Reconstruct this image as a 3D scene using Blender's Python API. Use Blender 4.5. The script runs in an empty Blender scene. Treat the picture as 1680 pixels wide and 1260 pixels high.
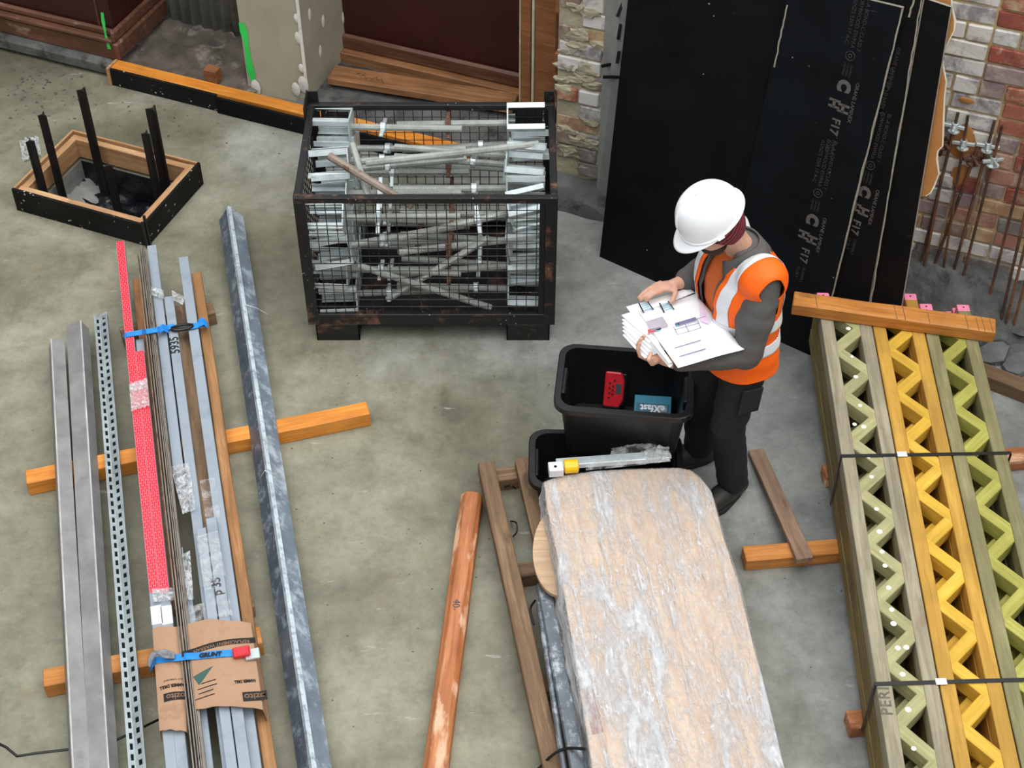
import bpy, bmesh, math, random
from mathutils import Vector, Matrix, noise as mnoise
random.seed(7)
scene = bpy.context.scene
COL = scene.collection

# ------------------------------------------------------------------ camera
CAM_H = 5.5; FPX = 2560.0; TILT = math.radians(45)
cam = bpy.data.cameras.new('camera'); cam_o = bpy.data.objects.new('camera', cam); COL.objects.link(cam_o)
cam.sensor_fit = 'HORIZONTAL'; cam.sensor_width = 36.0; cam.lens = 36.0*FPX/1680.0
cam.clip_end = 200
cam_o.location = (0, 0, CAM_H); cam_o.rotation_euler = (math.pi/2-TILT, 0, 0)
scene.camera = cam_o

# ------------------------------------------------------------------ sky, sun, exposure
world = bpy.data.worlds.new('overcast_sky'); scene.world = world; world.use_nodes = True
bg = world.node_tree.nodes['Background']
bg.inputs['Color'].default_value = (0.90, 0.95, 1.0, 1); bg.inputs['Strength'].default_value = 1.35
sun = bpy.data.lights.new('sun', 'SUN'); sun.energy = 2.4; sun.angle = math.radians(70); sun.color = (1.0, 0.98, 0.95)
sun_o = bpy.data.objects.new('sun', sun); COL.objects.link(sun_o); sun_o.location = (0, 0, 8)
sun_o.rotation_euler = (math.radians(10), math.radians(12), 0)
vs = scene.view_settings
vs.view_transform = 'Standard'; vs.look = 'None'; vs.gamma = 1.0; vs.use_curve_mapping = False
vs.exposure = 0.14

# ------------------------------------------------------------------ geometry helpers
CO = Vector((0, 0, CAM_H)); CT, ST = math.cos(TILT), math.sin(TILT)
def ray(px, py):
    u = (px-840)/FPX; v = (py-630)/FPX
    return Vector((u, CT-v*ST, -ST-v*CT))
def at(px, py, z=0.0):
    d = ray(px, py); return CO + d*((z-CAM_H)/d.z)
def at_y(px, py, Y):
    d = ray(px, py); return CO + d*(Y/d.y)
def at_plane(px, py, P, n):
    d = ray(px, py); return CO + d*((Vector(P)-CO).dot(n)/d.dot(n))
def V(*a): return Vector(a)
def jit(s): return random.uniform(-s, s)

WM = {}                                   # object name -> world matrix
def tag(o, label=None, cat=None, group=None, kind=None):
    if label: o['label'] = label
    if cat: o['category'] = cat
    if group: o['group'] = group
    if kind: o['kind'] = kind
    return o
def link(o, parent=None, M=None):
    """link o with world matrix M under parent"""
    COL.objects.link(o)
    M = M or Matrix()
    if parent is not None:
        o.parent = parent
        o.matrix_basis = WM[parent.name].inverted() @ M
    else:
        o.matrix_basis = M
    WM[o.name] = M
    return o
def thing(name, loc, label, cat, group=None, rotz=0.0, M=None):
    o = bpy.data.objects.new(name, None); o.empty_display_size = 0.1
    link(o, None, M or (Matrix.Translation(Vector(loc)) @ Matrix.Rotation(rotz, 4, 'Z')))
    return tag(o, label, cat, group)
def obj(name, me, parent=None, M=None, mat=None):
    if mat is not None and not me.materials: me.materials.append(mat)
    o = bpy.data.objects.new(name, me)
    return link(o, parent, M)
def dup(root, M, label=None, group=None):
    """copy of a thing with its parts and sub-parts, sharing mesh data"""
    r = root.copy(); COL.objects.link(r); r.matrix_basis = M; WM[r.name] = M
    if label: r['label'] = label
    if group: r['group'] = group
    for ch in root.children:
        c = ch.copy(); COL.objects.link(c); c.parent = r; c.matrix_basis = ch.matrix_basis.copy(); WM[c.name] = M @ c.matrix_basis
        for g in ch.children:
            d = g.copy(); COL.objects.link(d); d.parent = c; d.matrix_basis = g.matrix_basis.copy(); WM[d.name] = WM[c.name] @ d.matrix_basis
    return r
def frame(A, B, up=(0, 0, 1)):
    """matrix at A whose x runs to B and z is near up"""
    A, B = Vector(A), Vector(B); x = (B-A).normalized(); u = Vector(up)
    y = u.cross(x)
    if y.length < 1e-6: y = Vector((0, 1, 0)).cross(x)
    y.normalize(); z = x.cross(y)
    M = Matrix((x, y, z)).transposed().to_4x4(); M.translation = A
    return M

class MB:
    """collects shapes and builds them as ONE mesh object"""
    def __init__(s): s.v = []; s.f = []; s.mi = []; s.cur = 0
    def add(s, vs, fs):
        b = len(s.v); s.v += [Vector(p) for p in vs]
        for f in fs: s.f.append(tuple(b+i for i in f)); s.mi.append(s.cur)
        return s
    def box(s, a, b):
        x0, y0, z0 = a; x1, y1, z1 = b
        return s.add([(x0,y0,z0),(x1,y0,z0),(x1,y1,z0),(x0,y1,z0),(x0,y0,z1),(x1,y0,z1),(x1,y1,z1),(x0,y1,z1)],
            [(0,3,2,1),(4,5,6,7),(0,1,5,4),(1,2,6,5),(2,3,7,6),(3,0,4,7)])
    def hexa(s, bot, top):
        return s.add(list(bot)+list(top), [(0,3,2,1),(4,5,6,7),(0,1,5,4),(1,2,6,5),(2,3,7,6),(3,0,4,7)])
    def obox(s, A, B, w, h, up=(0,0,1)):
        M = frame(A, B, up); L = (Vector(B)-Vector(A)).length
        n = len(s.v); s.box((0,-w/2,-h/2), (L,w/2,h/2))
        for i in range(n, len(s.v)): s.v[i] = M @ s.v[i]
        return s
    def prism(s, prof, x0, x1, caps=True):
        """profile of (y,z) points, ccw seen from +x, run along x"""
        n = len(prof); vs = [(x0,y,z) for y,z in prof]+[(x1,y,z) for y,z in prof]
        fs = [(i,(i+1)%n,n+(i+1)%n,n+i) for i in range(n)]
        if caps: fs += [tuple(reversed(range(n))), tuple(range(n,2*n))]
        return s.add(vs, fs)
    def tube(s, pts, r, n=8, caps=True, closed=False):
        pts = [Vector(p) for p in pts]; m = len(pts)
        rs = r if isinstance(r, (list, tuple)) else [r]*m
        rings = []; prev = None
        for i, p in enumerate(pts):
            a = pts[(i-1) % m] if closed or i > 0 else p
            b = pts[(i+1) % m] if closed or i < m-1 else p
            t = (b-a)
            t = t.normalized() if t.length > 1e-9 else Vector((0,0,1))
            if prev is None:
                u = Vector((0,0,1)) if abs(t.z) < .9 else Vector((1,0,0))
                nx = (u - t*u.dot(t)).normalized()
            else:
                nx = prev - t*prev.dot(t)
                nx = nx.normalized() if nx.length > 1e-9 else prev
            prev = nx; ny = t.cross(nx)
            rings.append([p + (nx*math.cos(2*math.pi*k/n)+ny*math.sin(2*math.pi*k/n))*rs[i] for k in range(n)])
        vs = [q for R in rings for q in R]; fs = []
        for i in range(m if closed else m-1):
            j = (i+1) % m
            for k in range(n): fs.append((i*n+k, i*n+(k+1)%n, j*n+(k+1)%n, j*n+k))
        if caps and not closed:
            fs.append(tuple(reversed(range(n)))); fs.append(tuple(range((m-1)*n, m*n)))
        return s.add(vs, fs)
    def lathe(s, prof, n=16, M=None):
        """profile of (r,z), around z"""
        M = M or Matrix(); vs = []; fs = []
        for r, z in prof:
            for k in range(n): vs.append(M @ Vector((r*math.cos(2*math.pi*k/n), r*math.sin(2*math.pi*k/n), z)))
        for i in range(len(prof)-1):
            for k in range(n): fs.append((i*n+k, i*n+(k+1)%n, (i+1)*n+(k+1)%n, (i+1)*n+k))
        return s.add(vs, fs)
    def grid(s, fn, nu, nv, closed_u=False):
        vs = [fn(i/(nu if closed_u else nu-1), j/(nv-1)) for j in range(nv) for i in range(nu)]; fs = []
        for j in range(nv-1):
            for i in range(nu if closed_u else nu-1):
                k = (i+1) % nu
                fs.append((j*nu+i, j*nu+k, (j+1)*nu+k, (j+1)*nu+i))
        return s.add(vs, fs)
    def mesh(s, name, smooth=False, bevel=0.0, seg=1, weld=False):
        me = bpy.data.meshes.new(name); me.from_pydata([tuple(p) for p in s.v], [], s.f)
        if any(s.mi): me.polygons.foreach_set('material_index', s.mi)
        if bevel > 0 or weld:
            bm = bmesh.new(); bm.from_mesh(me)
            if weld: bmesh.ops.remove_doubles(bm, verts=bm.verts, dist=1e-5)
            if bevel > 0:
                es = [e for e in bm.edges if len(e.link_faces) == 2 and e.calc_face_angle(0) > 0.6]
                bmesh.ops.bevel(bm, geom=es, offset=bevel, segments=seg, affect='EDGES', clamp_overlap=True)
            bm.to_mesh(me); bm.free()
        if smooth:
            me.polygons.foreach_set('use_smooth', [True]*len(me.polygons))
        me.update(); return me
    def build(s, name, mats, parent=None, M=None, smooth=False, bevel=0.0, seg=1, world=True, weld=False, thick=0.0):
        """world=True: the collected points are world points. M: the object's own world matrix."""
        if M is None:
            if parent is not None: M = WM[parent.name]
            elif world and s.v:
                c = sum(s.v, Vector())/len(s.v); c.z = min(p.z for p in s.v); M = Matrix.Translation(c)
            else: M = Matrix()
        if world:
            I = M.inverted(); s.v = [I @ p for p in s.v]
        me = s.mesh(name, smooth, bevel, seg, weld)
        for m in (mats if isinstance(mats, (list, tuple)) else [mats]): me.materials.append(m)
        o = bpy.data.objects.new(name, me); link(o, parent, M)
        if thick:
            md = o.modifiers.new('thickness', 'SOLIDIFY'); md.thickness = thick; md.offset = 0
        return o

def beam(name, A, B, w, h, mat, parent=None, up=(0,0,1), bevel=0.003, rough=0.0, nx=1, prof=None):
    """a straight bar from A to B (centre line), its own x along the length"""
    A, B = Vector(A), Vector(B); M = frame(A, B, up); L = (B-A).length
    m = MB()
    if prof is None: prof = [(-w/2,-h/2),(w/2,-h/2),(w/2,h/2),(-w/2,h/2)]
    if nx > 1:
        n = len(prof)
        vs = []; fs = []
        ofs = random.uniform(0, 99)
        for i in range(nx+1):
            x = L*i/nx; dy = mnoise.noise((ofs+x*1.3, 3, 0))*rough; dz = mnoise.noise((ofs+x*1.3, 9, 0))*rough*.5
            for q, (y, z) in enumerate(prof):
                e = mnoise.noise((ofs+x*9, q*7.3, 1))*rough*.35
                vs.append((x, y+dy+e, z+dz+(e if z > 0 else 0)))
        for i in range(nx):
            for k in range(n): fs.append((i*n+k, i*n+(k+1)%n, (i+1)*n+(k+1)%n, (i+1)*n+k))
        fs += [tuple(reversed(range(n))), tuple(range(nx*n, nx*n+n))]
        m.add(vs, fs)
    else: m.prism(prof, 0, L)
    return m.build(name, mat, parent, M, bevel=bevel, world=False)

# ------------------------------------------------------------------ material helpers
def new_mat(name):
    m = bpy.data.materials.new(name); m.use_nodes = True
    nt = m.node_tree; b = nt.nodes['Principled BSDF']
    return m, nt, b
def N(nt, t, **kw):
    n = nt.nodes.new(t)
    for k, v in kw.items():
        if k in n.inputs: n.inputs[k].default_value = v
        else: setattr(n, k, v)
    return n
def c4(c): return (c[0], c[1], c[2], 1.0)
def ramp(nt, fac, stops, interp='LINEAR'):
    r = nt.nodes.new('ShaderNodeValToRGB'); r.color_ramp.interpolation = interp
    el = r.color_ramp.elements
    while len(el) > 1: el.remove(el[-1])
    el[0].position = stops[0][0]; el[0].color = c4(stops[0][1])
    for p, c in stops[1:]:
        e = el.new(p); e.color = c4(c)
    nt.links.new(fac, r.inputs[0]); return r.outputs[0]
def coords(nt, scale=(1,1,1), rnd=True, kind='Object', rot=(0,0,0)):
    tc = nt.nodes.new('ShaderNodeTexCoord'); mp = nt.nodes.new('ShaderNodeMapping')
    mp.inputs['Scale'].default_value = scale; mp.inputs['Rotation'].default_value = rot
    if rnd:
        oi = nt.nodes.new('ShaderNodeObjectInfo'); ml = N(nt, 'ShaderNodeMath', operation='MULTIPLY'); ml.inputs[1].default_value = 37.0
        nt.links.new(oi.outputs['Random'], ml.inputs[0])
        cx = nt.nodes.new('ShaderNodeCombineXYZ')
        for i in range(3): nt.links.new(ml.outputs[0], cx.inputs[i])
        ad = N(nt, 'ShaderNodeVectorMath', operation='ADD')
        nt.links.new(tc.outputs[kind], ad.inputs[0]); nt.links.new(cx.outputs[0], ad.inputs[1])
        nt.links.new(ad.outputs[0], mp.inputs[0])
    else: nt.links.new(tc.outputs[kind], mp.inputs[0])
    return mp.outputs[0]
def noise(nt, vec, scale, detail=5, rough=.55, dist=0.0):
    n = N(nt, 'ShaderNodeTexNoise'); n.inputs['Scale'].default_value = scale; n.inputs['Detail'].default_value = detail
    n.inputs['Roughness'].default_value = rough; n.inputs['Distortion'].default_value = dist
    nt.links.new(vec, n.inputs['Vector']); return n.outputs['Fac']
def mix(nt, fac, a, b, mode='MIX'):
    m = nt.nodes.new('ShaderNodeMix'); m.data_type = 'RGBA'; m.blend_type = mode
    for s, val in ((m.inputs[0], fac), (m.inputs[6], a), (m.inputs[7], b)):
        if hasattr(val, 'node'): nt.links.new(val, s)
        elif isinstance(val, (int, float)): s.default_value = val
        else: s.default_value = c4(val)
    return m.outputs[2]
def bump(nt, b, h, strength=.3, dist=.01):
    n = N(nt, 'ShaderNodeBump'); n.inputs['Strength'].default_value = strength; n.inputs['Distance'].default_value = dist
    nt.links.new(h, n.inputs['Height']); nt.links.new(n.outputs[0], b.inputs['Normal'])
def S(v): return (v, v, v)
def srgb(r, g, b):
    f = lambda c: (c/255/12.92) if c/255 <= .04045 else ((c/255+.055)/1.055)**2.4
    return (f(r), f(g), f(b))

def plain(name, col, rough=.6, metal=0.0, var=.15, vscale=6, bumps=0.0, bscale=40, coat=0.0, dirt=None):
    """a colour with soft mottling; dirt=(colour, amount, scale)"""
    m, nt, b = new_mat(name); vec = coords(nt)
    n = noise(nt, vec, vscale)
    dk = tuple(c*(1-var) for c in col); lt = tuple(min(1, c*(1+var)) for c in col)
    c = ramp(nt, n, [(.3, dk), (.7, lt)])
    if dirt:
        d = noise(nt, vec, dirt[2], 6, .65)
        fac = ramp(nt, d, [(1-dirt[1]-.06, S(0)), (1-dirt[1]+.06, S(1))])
        c = mix(nt, fac, c, dirt[0])
    nt.links.new(c, b.inputs['Base Color'])
    b.inputs['Roughness'].default_value = rough; b.inputs['Metallic'].default_value = metal
    if coat: b.inputs['Coat Weight'].default_value = coat
    if bumps: bump(nt, b, noise(nt, vec, bscale), bumps)
    return m
def wood(name, dark, mid, light, rough=.6, stain=None, grain=1.0, knots=True):
    """timber with the grain along the object's x axis; stain=(colour, amount)"""
    m, nt, b = new_mat(name)
    vec = coords(nt, (1.2, 16*grain, 16*grain)); vec2 = coords(nt, (1, 1, 1))
    n = noise(nt, vec, 2.2, 7, .62, .6)
    c = ramp(nt, n, [(.25, dark), (.5, mid), (.75, light)])
    fine = noise(nt, coords(nt, (3, 120, 120)), 2.0, 3, .6)
    c = mix(nt, .35, c, ramp(nt, fine, [(.3, S(.35)), (.7, S(1))]), 'MULTIPLY')
    big = noise(nt, vec2, 2.6, 4, .6)
    c = mix(nt, ramp(nt, big, [(.38, S(0.55)), (.6, S(0))]), c, tuple(x*.5 for x in mid))
    if stain:
        st = noise(nt, coords(nt, (1.6, 5, 5)), 2.3, 6, .6)
        c = mix(nt, ramp(nt, st, [(1-stain[1]-.05, S(0)), (1-stain[1]+.05, S(.85))]), c, stain[0])
    nt.links.new(c, b.inputs['Base Color']); b.inputs['Roughness'].default_value = rough
    bump(nt, b, n, .25, .004)
    return m
def specks(nt, c, vec, scale, amount, col):
    v = N(nt, 'ShaderNodeTexVoronoi'); v.inputs['Scale'].default_value = scale; nt.links.new(vec, v.inputs['Vector'])
    r = ramp(nt, v.outputs['Distance'], [(amount, S(1)), (amount+.03, S(0))])
    n = noise(nt, vec, scale*.3, 3)
    g = ramp(nt, n, [(.52, S(0)), (.58, S(1))])
    return mix(nt, mix(nt, 1.0, r, g, 'MULTIPLY'), c, col)

def text_mesh(body, size, depth=0.0004, bold=0.0, align='CENTER', spacing=1.0):
    cu = bpy.data.curves.new('lettering', 'FONT'); cu.body = body; cu.size = size; cu.extrude = depth; cu.offset = bold
    cu.align_x = align; cu.align_y = 'CENTER'; cu.resolution_u = 3; cu.space_character = spacing
    o = bpy.data.objects.new('lettering', cu); COL.objects.link(o)
    dg = bpy.context.evaluated_depsgraph_get(); me = bpy.data.meshes.new_from_object(o.evaluated_get(dg))
    bpy.data.objects.remove(o); bpy.data.curves.remove(cu)
    return me
def lettering(body, size, pos, right, up, mat, parent, bold=0.0, name='lettering', sx=1.0, align='CENTER', spacing=1.0):
    """flat print at world pos; right/up world directions of the text"""
    me = text_mesh(body, size, bold=bold, align=align, spacing=spacing); me.materials.append(mat)
    x = Vector(right).normalized(); z = x.cross(Vector(up)).normalized(); y = z.cross(x)
    M = Matrix((x*sx, y, z)).transposed().to_4x4(); M.translation = Vector(pos)
    o = bpy.data.objects.new(name, me); return link(o, parent, M)
def evaluated(o, name=None):
    """bake an object's modifiers into its mesh"""
    dg = bpy.context.evaluated_depsgraph_get(); me = bpy.data.meshes.new_from_object(o.evaluated_get(dg))
    o.modifiers.clear(); old = o.data; o.data = me; me.name = old.name
    bpy.data.meshes.remove(old); return o
# ------------------------------------------------------------------ materials
def floor_material():
    m, nt, b = new_mat('concrete_slab'); vec = coords(nt, rnd=False)
    n1 = noise(nt, vec, 1.1, 6, .6, .4); n2 = noise(nt, vec, 5.5, 8, .68); n3 = noise(nt, vec, 40, 4, .6)
    olive = ramp(nt, n1, [(.28, srgb(98,97,80)), (.5, srgb(128,126,106)), (.72, srgb(154,153,134))])
    grey = ramp(nt, n1, [(.28, srgb(96,99,98)), (.5, srgb(131,133,129)), (.72, srgb(160,162,157))])
    sep = N(nt, 'ShaderNodeSeparateXYZ'); nt.links.new(vec, sep.inputs[0])
    # the greener, damper half of the slab lies to the left and near
    a = N(nt, 'ShaderNodeMath', operation='MULTIPLY_ADD'); nt.links.new(sep.outputs['X'], a.inputs[0]); a.inputs[1].default_value = .30; a.inputs[2].default_value = .45
    a2 = N(nt, 'ShaderNodeMath', operation='MULTIPLY_ADD'); nt.links.new(sep.outputs['Y'], a2.inputs[0]); a2.inputs[1].default_value = .17; a2.inputs[2].default_value = -1.05
    s = N(nt, 'ShaderNodeMath', operation='ADD'); nt.links.new(a.outputs[0], s.inputs[0]); nt.links.new(a2.outputs[0], s.inputs[1])
    s2 = N(nt, 'ShaderNodeMath', operation='ADD'); nt.links.new(s.outputs[0], s2.inputs[0]); nt.links.new(n1, s2.inputs[1])
    f = ramp(nt, s2.outputs[0], [(.62, S(0)), (1.0, S(1))])
    c = mix(nt, f, olive, grey)
    c = mix(nt, .75, c, ramp(nt, n2, [(.3, S(.58)), (.5, S(.95)), (.72, S(1.15))]), 'MULTIPLY')
    c = mix(nt, .5, c, ramp(nt, n3, [(.25, S(.78)), (.6, S(1))]), 'MULTIPLY')
    n4 = noise(nt, vec, 14, 7, .75); c = mix(nt, .6, c, ramp(nt, n4, [(.32, S(.72)), (.5, S(1)), (.68, S(1.18))]), 'MULTIPLY')
    # rusty blotches, pale scuffs and black specks
    st = noise(nt, vec, 2.3, 7, .7, 1.2)
    c = mix(nt, ramp(nt, st, [(.62, S(0)), (.74, S(.55))]), c, srgb(126,104,74))
    sc = noise(nt, coords(nt, (1.4, 6, 1), False, rot=(0, 0, .5)), 2.2, 8, .72)
    c = mix(nt, ramp(nt, sc, [(.63, S(0)), (.70, S(.5))]), c, srgb(205,206,198))
    c = specks(nt, c, vec, 26, .045, srgb(52,50,46))
    nt.links.new(c, b.inputs['Base Color'])
    nt.links.new(ramp(nt, n1, [(.35, S(.38)), (.65, S(.72))]), b.inputs['Roughness'])
    bump(nt, b, n3, .12, .004)
    return m
M_floor = floor_material()
M_dirt = plain('bare_earth', srgb(88,80,72), .95, var=.5, vscale=7, bumps=.8, bscale=24, dirt=(srgb(135,128,118), .38, 9))
M_mud = plain('footing_rubble', srgb(92,92,90), .9, var=.45, vscale=6, bumps=.8, bscale=18, dirt=(srgb(58,56,54), .4, 7))
M_bitumen = plain('wet_bitumen', srgb(20,22,26), .16, var=.5, vscale=9, bumps=.9, bscale=16, dirt=(srgb(92,94,94), .28, 9))
M_rawconc = plain('raw_concrete', srgb(128,128,124), .85, var=.25, vscale=9, bumps=.4, bscale=30)
M_maroon = plain('maroon_panel', srgb(58,22,22), .42, var=.2, vscale=3, dirt=(srgb(96,64,58), .22, 30))
M_mould = wood('brown_moulding', srgb(74,46,36), srgb(110,72,54), srgb(136,98,78), .5, (srgb(164,142,120), .34))
M_plaster = plain('plaster_paint', srgb(176,170,150), .8, var=.12, vscale=4, bumps=.15, bscale=30, dirt=(srgb(198,194,180), .3, 5))
M_filler = plain('white_filler', srgb(225,222,214), .85, var=.1, bumps=.4)
M_corr = plain('corrugated_steel', srgb(150,156,148), .6, .2, .3, 5, dirt=(srgb(70,68,64), .35, 8))
M_green = plain('green_spray_paint', srgb(60,225,100), .55, var=.1)
M_cream = plain('cream_trim', srgb(205,198,170), .7, var=.15, dirt=(srgb(240,238,230), .35, 12))
M_pinewood = wood('raw_stud', srgb(128,78,44), srgb(160,102,60), srgb(186,128,82), .65)
M_doorplank = wood('sill_plank', srgb(108,70,40), srgb(160,110,68), srgb(194,148,106), .65, (srgb(196,176,150), .30))
M_orange = wood('orange_oiled_timber', srgb(190,104,28), srgb(230,144,50), srgb(246,176,82), .5, (srgb(150,86,36), .28))
M_orange_dk = wood('orange_bearer', srgb(160,96,38), srgb(204,132,58), srgb(228,164,92), .55, (srgb(126,80,44), .32))
M_redwood = wood('red_timber', srgb(140,78,40), srgb(184,112,64), srgb(212,148,102), .55, (srgb(220,178,146), .42))
M_brown = wood('weathered_timber', srgb(84,62,42), srgb(130,102,74), srgb(166,138,106), .75, (srgb(74,58,44), .38))
M_greybrown = wood('dusty_timber', srgb(100,78,62), srgb(142,114,92), srgb(170,144,122), .8, (srgb(92,72,58), .34))
M_formpine = wood('form_pine', srgb(150,106,66), srgb(196,150,104), srgb(220,180,136), .65, (srgb(96,76,58), .3))
def formply(name, base, sp=.05, scale=30):
    m, nt, b = new_mat(name); vec = coords(nt)
    n = noise(nt, vec, 4, 5)
    c = ramp(nt, n, [(.3, tuple(x*.7 for x in base)), (.7, tuple(x*1.4 for x in base))])
    c = specks(nt, c, vec, scale, sp, srgb(168,168,164))
    sc = noise(nt, coords(nt, (3, 30, 30)), 3, 4, .6)
    c = mix(nt, ramp(nt, sc, [(.70, S(0)), (.76, S(.35))]), c, srgb(96,96,94))
    nt.links.new(c, b.inputs['Base Color']); b.inputs['Roughness'].default_value = .62
    b.inputs['Specular IOR Level'].default_value = .12
    return m
M_ply = formply('black_form_ply', srgb(15,15,16), .03, 12)
M_plyblue = formply('blue_black_form_ply', srgb(13,17,21), .03, 12)
M_plyspeck = formply('splashed_form_ply', srgb(26,26,26), .20, 34)
M_plyedge = plain('ply_edge', srgb(150,142,130), .8, var=.2, vscale=40)
M_tan = plain('hardboard', srgb(176,120,64), .7, var=.15, vscale=5)
M_torn = plain('torn_paper', srgb(226,214,190), .9, var=.1)
M_print = plain('grey_print', srgb(92,86,82), .7, var=.2, vscale=60)
M_printdim = plain('dim_grey_print', srgb(52,50,50), .7, var=.3, vscale=60)
M_mortar = plain('sandy_mortar', srgb(186,164,122), .95, var=.25, vscale=7, bumps=.6, bscale=40, dirt=(srgb(150,146,136), .4, 4))
M_lime = plain('lime_mortar', srgb(176,168,142), .95, var=.25, vscale=8, bumps=.8, bscale=30)
M_render = plain('cement_render', srgb(140,142,138), .9, var=.2, vscale=6, bumps=.3, bscale=20, dirt=(srgb(84,84,82), .25, 5))
def brickmat(name, col, smear, amt):
    m, nt, b = new_mat(name); vec = coords(nt)
    n = noise(nt, vec, 14, 6, .65); s = noise(nt, vec, 9, 7, .7, .4); g = noise(nt, vec, 60, 3)
    c = ramp(nt, n, [(.3, tuple(x*.62 for x in col)), (.55, col), (.8, tuple(min(1, x*1.25) for x in col))])
    c = mix(nt, ramp(nt, s, [(1-amt-.07, S(0)), (1-amt+.07, S(.9))]), c, smear)
    nt.links.new(c, b.inputs['Base Color']); b.inputs['Roughness'].default_value = .92
    bump(nt, b, g, .5, .004); return m
B_red = [brickmat('red_brick', srgb(168,102,82), srgb(194,170,136), .42), brickmat('deep_red_brick', srgb(154,84,70), srgb(186,160,134), .40),
         brickmat('pink_brick', srgb(176,126,108), srgb(190,172,150), .42)]
B_tan = [brickmat('tan_brick', srgb(176,138,108), srgb(198,174,136), .50), brickmat('purple_brick', srgb(154,136,134), srgb(186,174,156), .42)]
B_white = [brickmat('whitewashed_brick', srgb(158,154,154), srgb(218,216,210), .56), brickmat('limewashed_brick', srgb(172,166,160), srgb(222,218,210), .58),
           brickmat('grey_brick', srgb(150,144,146), srgb(204,200,194), .5)]
B_grey = [brickmat('sooty_brick', srgb(128,122,116), srgb(164,158,150), .45), brickmat('brown_brick', srgb(140,118,104), srgb(170,160,146), .45)]

# ------------------------------------------------------------------ floor with the open pit
def struct(o, label=None, cat=None): return tag(o, label, cat, kind='structure')
pit_c = at(243, 405); pa = (at(28, 345)-pit_c); pb = (at(330, 300)-pit_c)
LA, LB = pa.length, pb.length; pa.normalize(); pb = (pb - pa*pb.dot(pa)).normalized()
def P(a, b, z=0.0): return pit_c + pa*a + pb*b + Vector((0, 0, z))
h0, h1, g0, g1 = .07, LA-.075, .07, LB-.075
hole = [P(h0, g0), P(h1, g0), P(h1, g1), P(h0, g1)]          # near right, near left, far left, far right
outer = [V(5.5, .8, 0), V(-5.5, .8, 0), V(-5.5, 10.5, 0), V(5.5, 10.5, 0)]
fl = MB(); fl.add(outer+hole, [(1,0,4,5), (2,1,5,6), (3,2,6,7), (0,3,7,4)])
floor_o = struct(fl.build('floor', M_floor, M=Matrix()), 'greenish grey stained concrete slab with an open square pit', 'floor')
for a_, b_, mt in ((0, 1, M_bitumen), (1, 2, M_rawconc), (2, 3, M_bitumen), (3, 0, M_bitumen)):
    A_, B_ = hole[a_], hole[b_]; D = V(0, 0, -.24)
    MB().add([A_, B_, B_+D, A_+D], [(0,1,2,3)]).build('pit_side', mt, floor_o)
def pitbed(u, v):
    p = hole[1].lerp(hole[0], u).lerp(hole[2].lerp(hole[3], u), v)
    z = -.19 + .04*mnoise.noise((u*5, v*5, 1)) + .03*mnoise.noise((u*13, v*13, 4))
    if u < .28: z += (.28-u)*.2
    return p + V(0, 0, z)
MB().grid(pitbed, 26, 22).build('pit_bed', M_bitumen, floor_o, smooth=True)
def pitrub(u, v):
    p = hole[1].lerp(hole[0], u*.45).lerp(hole[2].lerp(hole[3], u*.45), .45+v*.55)
    return p + V(0, 0, -.13-.30*u*u+.04*mnoise.noise((u*6, v*6, 2)))
MB().grid(pitrub, 12, 12).build('pit_concrete_shelf', M_rawconc, floor_o, smooth=True)

# ------------------------------------------------------------------ wall line: s along it, d behind it
WA = math.radians(-22); WO = at(185, 140); WW = V(math.cos(WA), math.sin(WA), 0); WN = V(-WW.y, WW.x, 0)
def W(s, d, z=0.0): return WO + WW*s + WN*d + V(0, 0, z)
WR = Matrix((WW, WN, V(0,0,1))).transposed().to_4x4()
def wbox(m, s0, s1, d0, d1, z0, z1):
    return m.hexa([W(s0,d0,z0), W(s1,d0,z0), W(s1,d1,z0), W(s0,d1,z0)], [W(s0,d0,z1), W(s1,d0,z1), W(s1,d1,z1), W(s0,d1,z1)])
def wpart(name, mat, parent, *b, bevel=0.004, **kw):
    m = MB(); wbox(m, *b)
    M = WR.copy(); M.translation = W(b[0], (b[2]+b[3])/2, b[4])
    return m.build(name, mat, parent, M, bevel=bevel, **kw)
def onw(px, py, d):
    p = at_plane(px, py, W(0, d), WN) - WO; return p.dot(WW), p.z
ZT = 3.4
# wainscot on the left: stall board with mouldings
wl = wpart('wall_left', M_maroon, None, -3.2, -.03, .15, .35, .12, ZT); struct(wl, 'maroon panelled shopfront wall with brown mouldings', 'wall')
wpart('skirting', M_mould, wl, -3.2, -.02, .10, .15, .11, .235, bevel=.012)
wpart('skirting_ledge', M_mould, wl, -3.2, -.015, .085, .15, .235, .265, bevel=.008)
wpart('panel_moulding', M_mould, wl, -3.2, -.02, .12, .15, .265, .315, bevel=.012)
wpart('panel_joint', M_mould, wl, -.125, -.115, .143, .15, .315, ZT, bevel=0)
wpart('footing', M_mud, wl, -3.2, -.02, .06, .35, 0, .115, bevel=.03)
# its return into the recess
rt = wpart('wall_return', M_maroon, None, -.08, -.03, .35, .95, .12, ZT); struct(rt, 'maroon wall return beside the corrugated sheet', 'wall')
wpart('skirting', M_mould, rt, -.03, .015, .10, .93, .11, .235, bevel=.012)
wpart('panel_moulding', M_mould, rt, -.03, .0, .10, .93, .235, .315, bevel=.012)
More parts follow.
